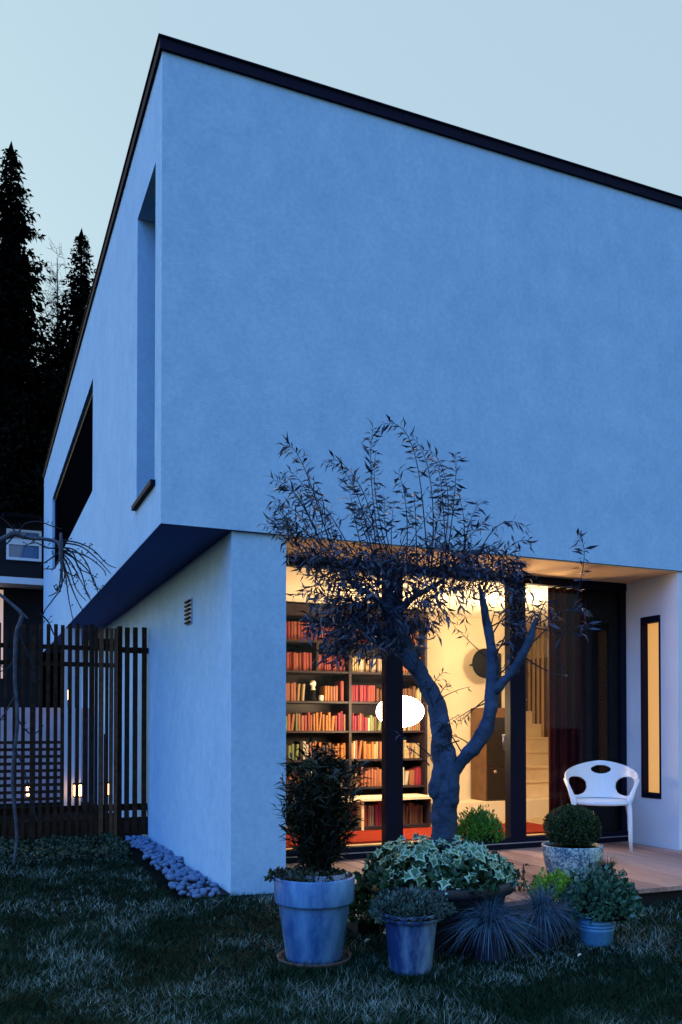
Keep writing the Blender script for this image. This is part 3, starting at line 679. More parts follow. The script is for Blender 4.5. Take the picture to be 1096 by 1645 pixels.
# dense random shoots from the pollard heads
def cloud(cx, cy, rx, ry, n, sx, sy, d0=.05, dd=.18, up=.0):
    for _ in range(n):
        a = rng.uniform(0, 6.28); u = rng.uniform(.25,1)**.6
        b = (cx+rx*u*math.cos(a), cy+ry*u*math.sin(a)-up*abs(math.cos(a)))
        st_ = (sx+(b[0]-sx)*.25+rng.normal()*14, sy+(b[1]-sy)*.2+rng.normal()*9); ln = math.hypot(b[0]-st_[0], b[1]-st_[1])
        shoot(st_, b, (rng.normal()*8, rng.normal()*8-8), d0+rng.normal()*.05, d0+rng.normal()*dd, max(3, int(ln/10)), .9, .2, .076)
cloud(585, 970, 105, 80, 80, 622, 960); cloud(560, 1000, 75, 50, 44, 600, 985); cloud(585, 1035, 60, 35, 20, 605, 1015); cloud(535, 965, 70, 50, 20, 575, 960); cloud(620, 930, 90, 55, 36, 628, 935); cloud(700, 905, 130, 42, 60, 690, 925); cloud(770, 905, 85, 40, 30, 770, 920)
cloud(560, 1040, 75, 40, 26, 590, 1020); cloud(690, 980, 55, 60, 22, 668, 950); cloud(545, 900, 95, 45, 30, 580, 910); cloud(500, 870, 60, 60, 16, 545, 900); cloud(640, 1010, 60, 45, 22, 632, 985); cloud(640,860,130,80,18,650,925)
for x0, y0 in ((700,1130),(690,1110),(735,1215),(790,1090),(784,1010),(845,1040),(852,1022),(667,1070),(706,1175),(793,1060),(830,1070)):
    for _ in range(2): shoot((x0+rng.normal()*4,y0+rng.normal()*6),(x0+rng.normal()*26,y0-rng.uniform(6,40)),(0,-4),-.05,-.08,3,1.1,.4,.05)
cloud(790, 925, 70, 45, 30, 780, 950, .02); cloud(835, 925, 35, 40, 12, 810, 945, 0); cloud(720, 960, 55, 45, 18, 705, 940); cloud(850, 985, 45, 25, 9, 856, 1000, -.1, .08); cloud(470, 800, 35, 60, 8, 520, 870); cloud(440, 830, 20, 30, 6, 500, 870)
tag(tw.build('twigs', M['twig'], tree), kind='stuff')
n = len(LPs); LLs = np.array(LLs)
me = leafmesh('crown', LPs, LDs, rand_unit(n)+np.array([-CS,-SN,.6])*.5, LLs, LLs*rng.uniform(.13,.24,n), .2, .16)
link('crown', me, leafmat('olive_leaf', (.007,.012,.026), (.032,.050,.10), .4, .4), tree)

# ivy: each leaf is an object sharing three meshes
def ivymesh(seed):
    rs = random.Random(seed); tips = [(0,-.10),(.30,-.28),(.22,-.02),(.50,.18),(.25,.30),(.0,1.0*.72),(-.25,.30),(-.50,.18),(-.22,-.02),(-.30,-.28)]
    tips = [(x*(1+rs.uniform(-.1,.1)), y+rs.uniform(-.03,.03)) for x, y in tips]
    out = [(x, y, .10*abs(x)-.16*(y-.1)**2) for x, y in tips]; inn = [(x*.64, .06+(y-.06)*.66, .02+.10*abs(x*.64)-.1*(y*.6)**2) for x, y in tips]
    m = MB(); m.v = out+inn+[(0,.08,0)]; k = len(tips)
    m.f = [(i,(i+1)%k,k+(i+1)%k,k+i) for i in range(k)]+[(k+i,k+(i+1)%k,2*k) for i in range(k)]
    me = m.mesh('ivy_leaf'); return me, k
IG = mat('ivy_green', (.030,.105,.042), .4, .4, (30, (.055,.16,.075), .35, .65)); IC = mat('ivy_cream_edge', (.28,.44,.32), .45, .4)
IG2 = mat('ivy_dark_green', (.014,.050,.020), .4, .4); ivm = []
for sd in range(4):
    me, k = ivymesh(sd); me.materials.append(IG2 if sd == 3 else IG); me.materials.append(IC if sd != 3 else IG)
    for i, p_ in enumerate(me.polygons): p_.material_index = 1 if i < k else 0
    ivm.append(me)
ivy = thing('ivy_plant', BP+Vector((0,0,.36)), 'variegated ivy with cream edged leaves spilling over the big dark planter', 'ivy')
iv = MB()
def ivy_leaf(P_, out, s):
    zax = (out+Vector(rng.normal(size=3)*.35)).normalized(); d = Vector(rng.normal(size=3)*.6)-Vector((0,0,.7)); d = (d-zax*d.dot(zax)).normalized()
    R = Matrix((d.cross(zax), d, zax)).transposed().to_4x4()
    o = bpy.data.objects.new('leaf', ivm[rng.choice([0,1,2,0,1,2,3])]); COL.objects.link(o); o.parent = ivy
    o.matrix_local = Matrix.Translation(P_-Vector(ivy.location))@R@Matrix.Scale(s, 4)
cnt = 0
rr = 118*sc
for _ in range(300):
    a = rng.uniform(math.pi*.85, 2.15*math.pi) if rng.random() < .8 else rng.uniform(0, 6.28)
    u = rng.uniform(.05,1.08)**.75; lft = max(0, -math.cos(a))
    hgt = .405+.175*math.sqrt(max(0, 1-min(1,u*u*.9)))*rng.uniform(.55,1.15)+.02*math.sin(a*5)
    if u > .8: hgt -= rng.uniform(0,.12 if math.cos(a) < .55 else .04)+(rng.uniform(0,.30) if lft > .35 and rng.random() < .7 else 0)
    q = BP+axl*(rr*u*math.cos(a))+axd*(rr*u*math.sin(a)*.95)+Vector((0,0,hgt))
    out = axl*math.cos(a)*u*.8+axd*math.sin(a)*u*.8-axd*.25+Vector((0,0,1.15-.7*u))
    ivy_leaf(q, out, rng.uniform(.050,.088))
    iv.tube([q, q-out*.04+Vector((0,0,-.03)), BP+axl*(rr*.7*u*math.cos(a))+axd*(rr*.7*u*math.sin(a))+Vector((0,0,.36))], .0020, 4)
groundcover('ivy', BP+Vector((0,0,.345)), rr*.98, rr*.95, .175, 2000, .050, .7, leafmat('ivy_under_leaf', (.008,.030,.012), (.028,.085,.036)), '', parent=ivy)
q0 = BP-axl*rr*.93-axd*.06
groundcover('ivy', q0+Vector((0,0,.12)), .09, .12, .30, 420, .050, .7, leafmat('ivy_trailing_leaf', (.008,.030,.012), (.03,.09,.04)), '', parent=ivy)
iv.build('stems', mat('ivy_stem', (.03,.035,.02), .7), ivy)
CP_ = PD(770, 1352, BD+.22)
groundcover('dwarf_conifer', CP_, .135, .12, .185, 2800, .026, .35, leafmat('conifer_leaf', (.035,.11,.012), (.13,.30,.03)), 'small round bright green conifer behind the ivy in the dark planter', core=.85, upb=.7)

# --- fescue grasses in dark pots
def fescue(x, y, H, R, label, nb=1100):
    p = ground_pt(x, y)
    pot('grass_pot', p, [(.075,0),(.078,.006),(.098,.15),(.104,.155),(.106,.175)], label.replace('tuft of blue grey grass', 'small navy pot under the tuft of grass'), mat('navy_pot', (.02,.028,.055), .5, .3), soil=.9, n=28)
    t = thing('fescue_grass', p+Vector((0,0,.16)), label, 'grass plant')
    V = []; 
    for _ in range(nb):
        a = rng.uniform(0, 6.28); el = rng.uniform(0,1)**.7; L = H*rng.uniform(.65,1.1)
        d = Vector((math.cos(a), math.sin(a), 0)); b0 = p+Vector((0,0,.16))+d*rng.uniform(0,.05)
        up = .35+1.0*(1-el); c1 = b0+d*(R*.35*el)+Vector((0,0,L*.75*up/1.35+.04)); e = b0+d*(R*(.25+.85*el))*rng.uniform(.6,1.15)+Vector((rng.normal()*.02,rng.normal()*.02,L*(1-el)*.95-el*rng.uniform(.0,.20)))
        w = .0009; sd = d.cross(Vector((0,0,1)))*w+Vector(rng.normal(size=3)*w*.6)
        pts = [b0*(1-u)**2+c1*2*u*(1-u)+e*u*u for u in (0,.3,.55,.78,1)]
        for i, q in enumerate(pts):
            k = (1,1,.85,.6,.12)[i]; V += [q+sd*k, q-sd*k]
    nv = np.arange(nb)[:,None]*10; Q = np.concatenate([nv+np.array([[2*i,2*i+1,2*i+3,2*i+2]]) for i in range(4)])
    link('blades', npmesh('blades', [tuple(v) for v in V], quads=Q), leafmat('fescue_blade', (.008,.022,.040), (.07,.16,.24), .5), t); return t
fescue(787, 1541, .27, .30, 'tuft of blue grey grass in front of the dark planter')
fescue(872, 1520, .24, .24, 'tuft of blue grey grass left of the zinc bucket', 1000)

# --- zinc bucket with a leafy plant
ZB = ground_pt(958, 1516); sc = depth(ZB)/F; r = 32*sc; h = .165
t = thing('zinc_bucket', ZB, 'small ribbed zinc bucket standing on the grass at the right', 'bucket')
prof = [(0,0),(r*.72,0),(r*.75,.004)]
for i in range(3): z = h*(.55+.12*i); k = .74+.24*z/h; prof += [(r*k,z-.008),(r*(k+.035),z-.002),(r*(k+.035),z+.003),(r*k,z+.009)]
prof += [(r*.98,h-.01),(r*1.03,h-.006),(r*1.03,h+.004),(r*.97,h+.004),(r*.92,h-.03)]
MB().lathe(ZB, prof, 36).build('body', M['zinc'], t, True)
MB().lathe(ZB, [(r*.93,h-.03),(0,h-.02)], 36).build('soil', M['soil'], t, True)
groundcover('leafy_plant', ZB+Vector((0,0,h-.02))+axl*.03, .205, .17, .25, 2100, .036, .6, leafmat('blue_green_leaf', (.012,.045,.028), (.07,.17,.10), .35), 'rounded blue green leafy plant growing in the zinc bucket', core=.8)
# bright green bush in a dark pot behind
GB = ground_pt(895, 1492); 
pot('plastic_pot', GB, [(.075,0),(.10,.155),(.106,.16),(.106,.185)], 'plain black pot under the bright yellow green bush', M['darkpot'], soil=.9, n=24)
groundcover('green_bush', GB+Vector((0,0,.165)), .145, .13, .165, 2600, .022, .6, leafmat('lime_leaf', (.08,.17,.010), (.28,.50,.03), .45), 'small bright yellow green bush beside the speckled pot', core=.85, upb=.8)
# speckled pot with clipped ball on the deck
SPp = PZ(920, 1412, 0); sc = depth(SPp)/F; r = 49*sc; h = PD(920, 1356, depth(SPp)-.0).z
def speckle():
    m = mat('speckled_glaze', (.05,.11,.22), .5, .3); n = m.node_tree; b = n.nodes['Principled BSDF']; tc = [x for x in n.nodes if x.type == 'TEX_COORD'][0]
    x = n.nodes.new('ShaderNodeTexNoise'); x.inputs['Scale'].default_value = 55; x.inputs['Detail'].default_value = 6; x.inputs['Roughness'].default_value = .75
    y = n.nodes.new('ShaderNodeTexNoise'); y.inputs['Scale'].default_value = 6; y.inputs['Detail'].default_value = 3
    for q in (x, y): n.links.new(tc.outputs['Object'], q.inputs['Vector'])
    a = n.nodes.new('ShaderNodeMath'); a.operation = 'MULTIPLY_ADD'; a.inputs[1].default_value = .45; n.links.new(y.outputs['Fac'], a.inputs[0]); n.links.new(x.outputs['Fac'], a.inputs[2])
    r_ = n.nodes.new('ShaderNodeValToRGB'); r_.color_ramp.elements[0].position = .90; r_.color_ramp.elements[1].position = 1.02
    r_.color_ramp.elements[0].color = (.06,.13,.22,1); r_.color_ramp.elements[1].color = (.50,.64,.60,1)
    mr = n.nodes.new('ShaderNodeMapRange'); mr.inputs[2].default_value = .86; n.links.new(a.outputs[0], mr.inputs[0]); n.links.new(mr.outputs[0], r_.inputs[0])
    r_.color_ramp.elements[0].position = .80; r_.color_ramp.elements[1].position = .90
    n.links.new(r_.outputs[0], b.inputs['Base Color']); return m
pot('speckled_pot', SPp, [(r*.78,0),(r*.80,.005),(r*.97,h-.05),(r*.99,h-.01)], 'blue pot with a pale speckled crust holding the clipped ball on the deck', speckle(), soil=.93)
def ball(name, c, rx, rz, n, L, m, label):
    t = thing(name, c-Vector((0,0,rz*.8)), label, 'shrub'); o_ = rand_unit(n); o_ = o_[o_[:,2] > -.75]; k = len(o_)
    A, D = np.array(axl), np.array(axd); wob = 1+.035*np.sin(7*np.arctan2(o_[:,1],o_[:,0]))*np.sin(5*o_[:,2])+rng.normal(size=k)*.018
    out = o_[:,:1]*A+o_[:,1:2]*D+o_[:,2:]*np.array([0,0,1]); P_ = np.array(c)+(out*np.array([1,1,rz/rx]))*rx*(wob*rng.uniform(.90,1.0,k))[:,None]
    Ls = L*rng.uniform(.6,1.3,k); link('foliage', leafmesh('foliage', P_, out*.8+rand_unit(k)*.8+np.array([0,0,.2]), out+rand_unit(k)*.6, Ls, Ls*.6), m, t)
    MB().lathe(tuple(c), [(rx*.9*math.sin(q), -rz*.9*math.cos(q)) for q in np.linspace(0,math.pi,11)], 20).build('twig_core', M['soil'], t, True)
ball('box_ball', SPp+Vector((0,0,h+.125)), .200, .155, 7000, .018, leafmat('box_leaf', (.006,.020,.005), (.020,.060,.012)), 'dark green clipped box ball in the speckled pot')
# leafy stalks between planter and speckled pot
LS = ground_pt(846, 1462); ls = thing('leafy_stalks', LS, 'few upright leafy stalks between the dark planter and the speckled pot', 'plant')
m = MB(); pos = []; dr = []; LL = []
for k in range(9):
    b0 = LS+Vector((rng.normal()*.03, rng.normal()*.03, 0)); e = b0+axl*rng.normal()*.07+axd*rng.normal()*.05+Vector((0,0,rng.uniform(.16,.34)))
    P_ = catmull([b0, (b0+e)/2+axl*rng.normal()*.02, e], sub=6); m.tube(P_, .003, 5)
    for j in range(13):
        u = .35+.65*j/13; q = P_[int(u*(len(P_)-1))]; pos.append(q); dr.append(rng.normal(size=3)+np.array([0,0,.6])); LL.append(rng.uniform(.03,.055))
m.build('stems', M['twig'], ls); me = leafmesh('foliage', pos, dr, rand_unit(len(pos)), LL, np.array(LL)*.55); link('foliage', me, leafmat('stalk_leaf', (.03,.06,.015), (.14,.18,.045)), ls)
# thin rush tuft right of the speckled pot
RT = PZ(975, 1420, 0); rt = thing('rush_tuft', RT, 'thin dark rush tuft beside the speckled pot on the deck', 'grass plant')
V = []; nb = 160
pot('rush_pot', RT+axd*0, [(.05,0),(.065,.09),(.068,.10)], 'little black pot with the thin rush tuft on the deck', M['darkpot'], soil=.9, n=20)
for _ in range(nb):
    a = rng.uniform(0, 6.28); d = Vector((math.cos(a), math.sin(a), 0)); b0 = RT+d*.02+Vector((0,0,.09)); e = b0+d*rng.uniform(.05,.22)+Vector((0,0,rng.uniform(.0,.12))); c1 = b0+d*.05+Vector((0,0,.11))
    sd = d.cross(Vector((0,0,1)))*.0016
    for i, u in enumerate((0,.3,.55,.78,1)): q = b0*(1-u)**2+c1*2*u*(1-u)+e*u*u; k = (1,1,.85,.6,.1)[i]; V += [q+sd*k, q-sd*k]
nv = np.arange(nb)[:,None]*10; Q = np.concatenate([nv+np.array([[2*i,2*i+1,2*i+3,2*i+2]]) for i in range(4)])
link('blades', npmesh('blades', [tuple(v) for v in V], quads=Q), leafmat('rush_blade', (.02,.03,.02), (.05,.07,.045)), rt)

# ------------------------------------------------------------------ white plastic armchair with cut-outs
chp = Vector((4.15, .385, 0)); 
ch = thing('armchair', chp, 'white moulded plastic armchair with oval cut-outs in its back on the deck', 'chair', rz=-math.radians(39))
CW = mat('white_plastic', (.80,.80,.80), .32, .5)
RX, RY = .265, .235; ZS = .445
def shell():
    m = MB(); NA, NZ = 150, 56; amax = 1.72
    def ztop(a): k = abs(a)/amax; return .80-.15*k**1.5
    def zbot(a): k = abs(a)/amax; return ZS+.004+(0 if k < .72 else (ztop(a)-.05-ZS)*((k-.72)/.28)**1.0*.93)
    idx = {}
    for j in range(NA+1):
        a = -amax+2*amax*j/NA
        for i in range(NZ+1):
            z = zbot(a)+(ztop(a)-zbot(a))*i/NZ; fl = 1+.28*((z-ZS)/.35); fx = 1+(.20+.10*(abs(a)/amax)**2)*((z-ZS)/.30)
            m.v.append((RX*fx*math.sin(a), RY*fl*math.cos(a)+.0, z)); 
    def hole(a, z):
        if (a/.30)**2+((z-.715)/.040)**2 < 1: return True
        for s in (-1,1):
            if (abs((a-s*.95)/.47))**2.4+abs((z-.565)/.088)**2.4 < 1: return True
            if (abs((a-s*1.5)/.09))**2+abs((z-.57-.25*(abs(a)-1.5))/.075)**2 < 1: return True
        return False
    for j in range(NA):
        for i in range(NZ):
            ids = (j*(NZ+1)+i, (j+1)*(NZ+1)+i, (j+1)*(NZ+1)+i+1, j*(NZ+1)+i+1)
            a = -amax+2*amax*(j+.5)/NA; z = sum(m.v[q][2] for q in ids)/4
            if not hole(a, z): m.f.append(ids)
    return m
so_ = shell().build('back_and_arms', CW, ch, True, True)
sm = so_.modifiers.new('thick', 'SOLIDIFY'); sm.thickness = .016; sm.offset = 0
seat = MB(); 
prof = [(1.0*RX*1.02, ZS-.02),(RX*1.05,ZS-.008),(RX*1.02,ZS+.004),(RX*.8,ZS-.002),(RX*.4,ZS-.010),(0,ZS-.012)]
seat.lathe((0,0,0), [(0,ZS-.03)]+prof, 40, 0, 1, .93); fr = len(seat.v)
seat.build('seat', CW, ch, True, True)
for sx_ in (-1, 1):
    MB().tube([(sx_*.322,-.055,.640),(sx_*.285,-.13,.56),(sx_*.245,-.19,.46),(sx_*.238,-.205,.40),(sx_*.245,-.225,.2),(sx_*.25,-.235,.002)], [.016,.018,.026,.024,.019,.013], 12).build('leg', CW, ch, True, True)
    MB().tube([(sx_*.23,.10,.44),(sx_*.252,.15,.3),(sx_*.268,.19,.002)], [.026,.020,.013], 12).build('leg', CW, ch, True, True)
MB().tube([(-.24,-.19,.437),(-.12,-.232,.430),(0,-.243,.428),(.12,-.232,.430),(.24,-.19,.437)], .018, 10).build('front_rim', CW, ch, True, True)

for x, y, sz, lab in ((928, 1548, .05, 'pale fallen leaf lying on the lawn in front of the grass tufts'), (585, 1524, .06, 'bluish fallen leaf lying behind the glazed pot')):
    p = ground_pt(x, y)+Vector((0,0,.035)); me = leafmesh('fallen_leaf', [tuple(p)], [tuple(axl*.7+axd*.7+Vector((0,0,.25)))], [(0,-.3,1)], [sz], [sz*.3]); tag(link('fallen_leaf', me, mat('dry_leaf', (.55,.52,.42), .7)), lab, 'leaf')
# ------------------------------------------------------------------ pebble strip along the left wall
peb = MB(); pz = []
pm = mat('pebble_bed_soil', (.02,.022,.028), .95, .05)
pl_ = [(.10,.15),(.50,.05),(.515,3.2),(.20,3.2)]
pb_ = MB(); nY = 20
for j in range(nY+1):
    t = .02+3.22*j/nY; w0 = .30-.08*(j/nY)
    for x in (SCN-.002-w0, SCN-.002): pb_.v.append((x, t, gz(x, t)+.012))
for j in range(nY): pb_.f.append((2*j, 2*j+1, 2*j+3, 2*j+2))
pbo = tag(pb_.build('pebble_strip', pm), kind='structure')
pebm = []
pmat = mat('pebble', (.045,.085,.16), .75, .2, (9, (.15,.24,.40), .35, .7))
for s in range(7):
    bm = bmesh.new(); bmesh.ops.create_icosphere(bm, subdivisions=2, radius=1)
    rs = random.Random(s); ax = [rs.uniform(.8,1.2), rs.uniform(.7,1.05), rs.uniform(.5,.72)]; ph = [rs.uniform(0,6) for _ in range(3)]
    for v in bm.verts:
        k = 1+.08*math.sin(3*v.co.x+ph[0])+.07*math.sin(3.3*v.co.y+ph[1])+.05*math.sin(4*v.co.z+ph[2]); v.co = Vector((v.co.x*ax[0]*k, v.co.y*ax[1]*k, v.co.z*ax[2]*k))
    me = bpy.data.meshes.new('pebble'); bm.to_mesh(me); bm.free(); me.materials.append(pmat)
    for p_ in me.polygons: p_.use_smooth = True
    pebm.append(me)
for _ in range(300):
    t = .0+3.2*rng.uniform()**.9; w0 = .30-.08*(t/3.2)+.03*math.sin(t*5); x = SCN-.03-rng.uniform(0,w0)
    r_ = rng.uniform(.018,.038)
    o = link('pebble', pebm[rng.integers(7)], None, pbo, True); o.location = (x, t, gz(x,t)+.012+rng.uniform(.2,1.1)*r_); o.scale = (r_,)*3; o.rotation_euler = (rng.normal()*.3, rng.normal()*.3, rng.uniform(0,6.28))

# ------------------------------------------------------------------ slat fence
FT = 3.29; fwood = mat('dark_fence_wood', (.022,.013,.009), .85, .06, (20, (.042,.024,.015), .4, .7)); fbrown = mat('brown_fence_wood', (.11,.055,.028), .8, .1, (20, (.06,.03,.016), .4, .7))
fence = thing('slat_fence', (-.5, FT, gz(-.5, FT)), 'dark vertical slat garden fence joining the house wall', 'fence')
def fx(px_): return PT(px_, 1150, FT).x
for a, b in ((6,11),(20,27),(34,40),(48,57),(62,68),(74,80),(86,92),(97,103),(109,115),(121,127),(133,141),(143,151)):
    x0, x1 = fx(a), fx(b); MB().box(x0, x1, FT-.022, FT, gz(x0,FT)+.02, PT(a,1003,FT).z+rng.uniform(-.01,.01)).build('slat', fwood, fence)
for px_ in (-60,-46,-32,-18,-6): x0 = fx(px_); MB().box(x0, x0+.04, FT-.022, FT, gz(x0,FT)+.02, 2.17).build('slat', fwood, fence)
for a, b in ((200,207.5),(213,220.5),(227.5,235)):
    x0, x1 = fx(a), fx(b); MB().box(x0, x1, FT-.022, FT, gz(x0,FT)+.05, PT(a,1008,FT).z).build('slat', fwood, fence)
zt1 = PT(100,1036,FT).z; zt2 = PT(100,1063,FT).z; zb1 = PT(100,1318,FT).z
for z in (zt1, zt2): MB().box(-1.8, fx(193), FT+.001, FT+.05, z-.045, z).build('rail', fwood, fence)
MB().box(fx(193), SCN-.003, FT+.001, FT+.05, PT(215,1049,FT).z, PT(215,1040,FT).z).build('rail', fwood, fence)
MB().box(-1.8, SCN-.003, FT+.001, FT+.05, -.03, zb1-.0).build('rail', fwood, fence)
MB().box(-1.8, SCN-.003, FT+.051, FT+.09, PT(100,1296,FT).z-.07, PT(100,1296,FT).z-.0).build('rail', fwood, fence)
MB().box(fx(189), fx(196), FT-.01, FT+.09, -.06, 2.19).build('post', fwood, fence)
gate = thing('garden_gate', (fx(172), FT-.05, gz(.2, FT)), 'narrow gate of brown vertical slats set in the dark fence', 'gate')
for i, (a, b) in enumerate(((151,156),(157.5,165),(168,173),(174.5,180.5),(182,187.5))):
    x0, x1 = fx(a), fx(b); MB().box(x0, x1, FT-.06, FT-.036, -.03, 2.16).build('slat', fbrown if i in (1,3,4) else fwood, gate)
for z in (.12, 1.95): MB().box(fx(151), fx(188), FT-.035, FT-.024, z, z+.10).build('rail', fwood, gate)
# ------------------------------------------------------------------ beyond the fence: yard wall, horizontal slats, lanterns, posts
YW = 8.2
pale = mat('pale_yard_wall', (.40,.35,.40), .9, .1, (4, (.30,.26,.30), .3, .7), (60,.3))
tag(MB().box(-5.5, .50, YW, YW+.2, -.2, 1.42).build('yard_wall', pale), 'pale rendered yard wall seen through the fence slats', 'wall')
hf = thing('horizontal_fence', (-2, 6.6, -.1), 'low dark fence of horizontal slats behind the vertical slat fence', 'fence')
for i in range(9):
    z = .10+i*.098; MB().box(-4.6, PT(100,1200,6.6).x, 6.6, 6.63, z, z+.042).build('slat', fwood, hf)
    MB().box(PT(168,1200,6.6).x, .5, 6.6, 6.63, z, z+.042).build('slat', fwood, hf)
for x in (-4.5, -3.2, -2.0, PT(98,1200,6.6).x, PT(168,1200,6.6).x): MB().box(x, x+.06, 6.631, 6.69, -.1, 1.02).build('post', fwood, hf)
wp = mat('white_post', (.50,.48,.50), .7, .2)
for i, (a, b) in enumerate(((103,108),(114,119.5),(124,130))):
    x0, x1 = PT(a,1150,6.4).x, PT(b,1150,6.4).x
    tag(MB().box(x0, x1, 6.36, 6.42, -.1, PT(a,1010,6.4).z).add([], []).build('pale_post', wp), ('leftmost','middle','rightmost')[i]+' of three slim pale posts behind the fence', 'post', 'pale posts behind the fence')
lm = emit('lantern_glow', (1.0,.50,.16), 14)
def lantern(x, y, t, label):
    p = PT(x, y, t); L = thing('lantern', p, label, 'lantern', 'yard lanterns')
    MB().box(p.x-.045, p.x+.045, t-.04, t+.04, p.z-.09, p.z+.06).build('glass', lm, L)
    MB().box(p.x-.06, p.x+.06, t-.055, t+.055, p.z+.061, p.z+.085).build('cap', M['black'], L); MB().box(p.x-.055, p.x+.055, t-.05, t+.05, p.z-.11, p.z-.091).build('base', M['black'], L)
    MB().box(p.x-.02, p.x+.02, t+.041, t+.16, p.z-.02, p.z+.02).build('bracket', M['black'], L)
lantern(111, 1115, 8.0, 'small warm lantern on the yard wall, left of two')
lantern(178, 1108, 8.0, 'small warm lantern on the yard wall beside the house, right of two')
lantern(48, 1268, 6.75, 'low warm lantern behind the horizontal slats')
lantern(125, 1268, 6.2, 'low warm lantern at the foot of the pale posts')
lantern(179, 1266, 6.2, 'low warm lantern behind the brown gate')
# ------------------------------------------------------------------ neighbour house
ND = 19.0
nh = thing('neighbour_house', PD(10, 1100, ND), 'dark neighbouring house with a white framed window behind the fence', 'house')
dkw = mat('dark_timber_cladding', (.010,.010,.014), .8, .15); wfr = mat('white_window_frame', (.55,.60,.68), .6, .2)
def NP(x, y, d=0): return PT(x, y, 13.0+d)
a = NP(-140, 1100); b = NP(66, 1100); zt_ = NP(60, 835).z
MB().box(a.x, b.x, 13.0, 20, -.3, zt_).build('wall', dkw, nh)
ro = MB(); ro.add([(a.x-.3,12.6,zt_+.001),(b.x+.05,12.6,zt_+.001),(b.x+.05,16.5,zt_+.75),(a.x-.3,16.5,zt_+.75),(b.x+.05,20.3,zt_+.001),(a.x-.3,20.3,zt_+.001)], [(0,1,2,3),(3,2,4,5),(1,4,2),(0,3,5),(0,5,4,1)])
ro.build('roof', mat('dark_roof_tile', (.012,.012,.022), .6, .3), nh)
w0 = NP(10, 880); w1 = NP(66.5, 880); wz0 = NP(38, 901).z; wz1 = NP(38, 852).z
wf = MB(); wf.box(w0.x, w1.x-.0, 12.94, 12.999, wz0, wz0+.05); wf.box(w0.x, w1.x, 12.94, 12.999, wz1-.05, wz1); wf.box(w0.x, w0.x+.05, 12.94, 12.999, wz0+.05, wz1-.05); wf.box(w1.x-.05, w1.x, 12.94, 12.999, wz0+.05, wz1-.05)
wm = (wz0+wz1)/2; wf.box(w0.x+.05, w1.x-.05, 12.94, 12.999, wm, wm+.12)
wfo = wf.build('window', wfr, nh); MB().box(w0.x+.05, w1.x-.05, 12.97, 12.98, wz0+.05, wz1-.05).build('pane', mat('sky_glass', (.04,.10,.22), .05, .9), wfo)  # blue of the reflected sky is put into the pane colour
MB().box(a.x, b.x+.0, 12.4, 12.999, NP(30,945).z, NP(30,935).z).build('balcony_slab', wfr, nh)
lw = mat('lit_window', (.6,.45,.4), .8); lq = lw.node_tree.nodes['Principled BSDF']; lq.inputs['Emission Color'].default_value = (1,.62,.5,1); lq.inputs['Emission Strength'].default_value = .45
MB().box(NP(-30,1000).x, NP(5,1000).x, 12.95, 12.999, NP(0,1090).z, NP(0,948).z).build('lit_window', lw, nh)
# ------------------------------------------------------------------ conifers behind
SPR = leafmat('spruce_needles', (.001,.0015,.0015), (.004,.005,.005), .9, .03); TRK = mat('spruce_trunk', (.02,.015,.012), .9, .1)
def spruce(x, ytop, dep, wid, label, n_lv=52, seed=0):
    tp_ = PD(x, ytop, dep); H = tp_.z+.3; t = thing('spruce_tree', (tp_.x, tp_.y, -.3), label, 'tree', 'spruce trees behind the house')
    rs = np.random.default_rng(seed); pos = []; dr = []; LL = []; NR = []
    MB().tube([(tp_.x,tp_.y,-.3),(tp_.x,tp_.y,H*.5),(tp_.x,tp_.y,H-.35)], [.26,.15,.02], 8).build('trunk', TRK, t)
    for k in range(n_lv):
        u = (k+.3)/n_lv; z = H-.3-u**1.05*H*.93; R = wid*(u**.85)*rs.uniform(.62,1.15)+.12; nb = int(7+10*u)
        for b in range(nb):
            a = 2*math.pi*(b+rs.uniform(-.4,.4))/nb; d = np.array([math.cos(a), math.sin(a), 0]); Rb = R*rs.uniform(.7,1.15)
            ns = max(5, int(Rb*13))
            for j in range(ns):
                v = (j+rs.uniform())/ns; q = np.array([tp_.x,tp_.y,z])+d*Rb*v+np.array([0,0,-.30*Rb*v+.20*Rb*v*v])
                for s in (-1,1):
                    sd = np.cross(d,[0,0,1])*s
                    pos.append(q+rs.normal(size=3)*.03); dr.append(d*rs.uniform(.2,.9)+sd*rs.uniform(.2,1)+np.array([0,0,rs.uniform(-.8,.35)])); LL.append((.15+.26*(1-v)*min(1,Rb))*rs.uniform(.7,1.35)); NR.append([0,0,1])
    pos.append(np.array([tp_.x,tp_.y,H-.45])); dr.append([0,0,1]); LL.append(.45); NR.append([0,1,.1])
    link('crown', leafmesh('crown', pos, dr, np.array(NR)+rs.normal(size=(len(NR),3))*.5, np.array(LL), np.array(LL)*.42), SPR, t)
spruce(18, 243, 26, 4.0, 'tallest dark spruce rising at the left edge of the photo', 70, 1)
spruce(131, 381, 29, 3.5, 'dark spruce closest to the house roof edge', 58, 2)
spruce(-50, 430, 24, 3.4, 'dark spruce at the far left behind the tallest spruce', 46, 3)
spruce(75, 560, 27, 3.3, 'lower dark spruce between the two taller ones', 44, 4)
spruce(38, 640, 22, 2.8, 'short dense dark spruce in front of the tallest spruce', 40, 5)
spruce(-150, 380, 25, 3.4, 'dark spruce outside the left edge', 46, 6)
spruce(110, 640, 24, 2.4, 'short dark spruce beside the facade', 36, 7)
spruce(60, 760, 21, 2.6, 'short dark spruce just left of the far house corner', 30, 9)
spruce(100, 505, 31, 3.3, 'dark spruce standing behind the birch', 44, 10)
spruce(-10, 700, 20, 2.6, 'short dark spruce above the neighbouring roof', 34, 8)
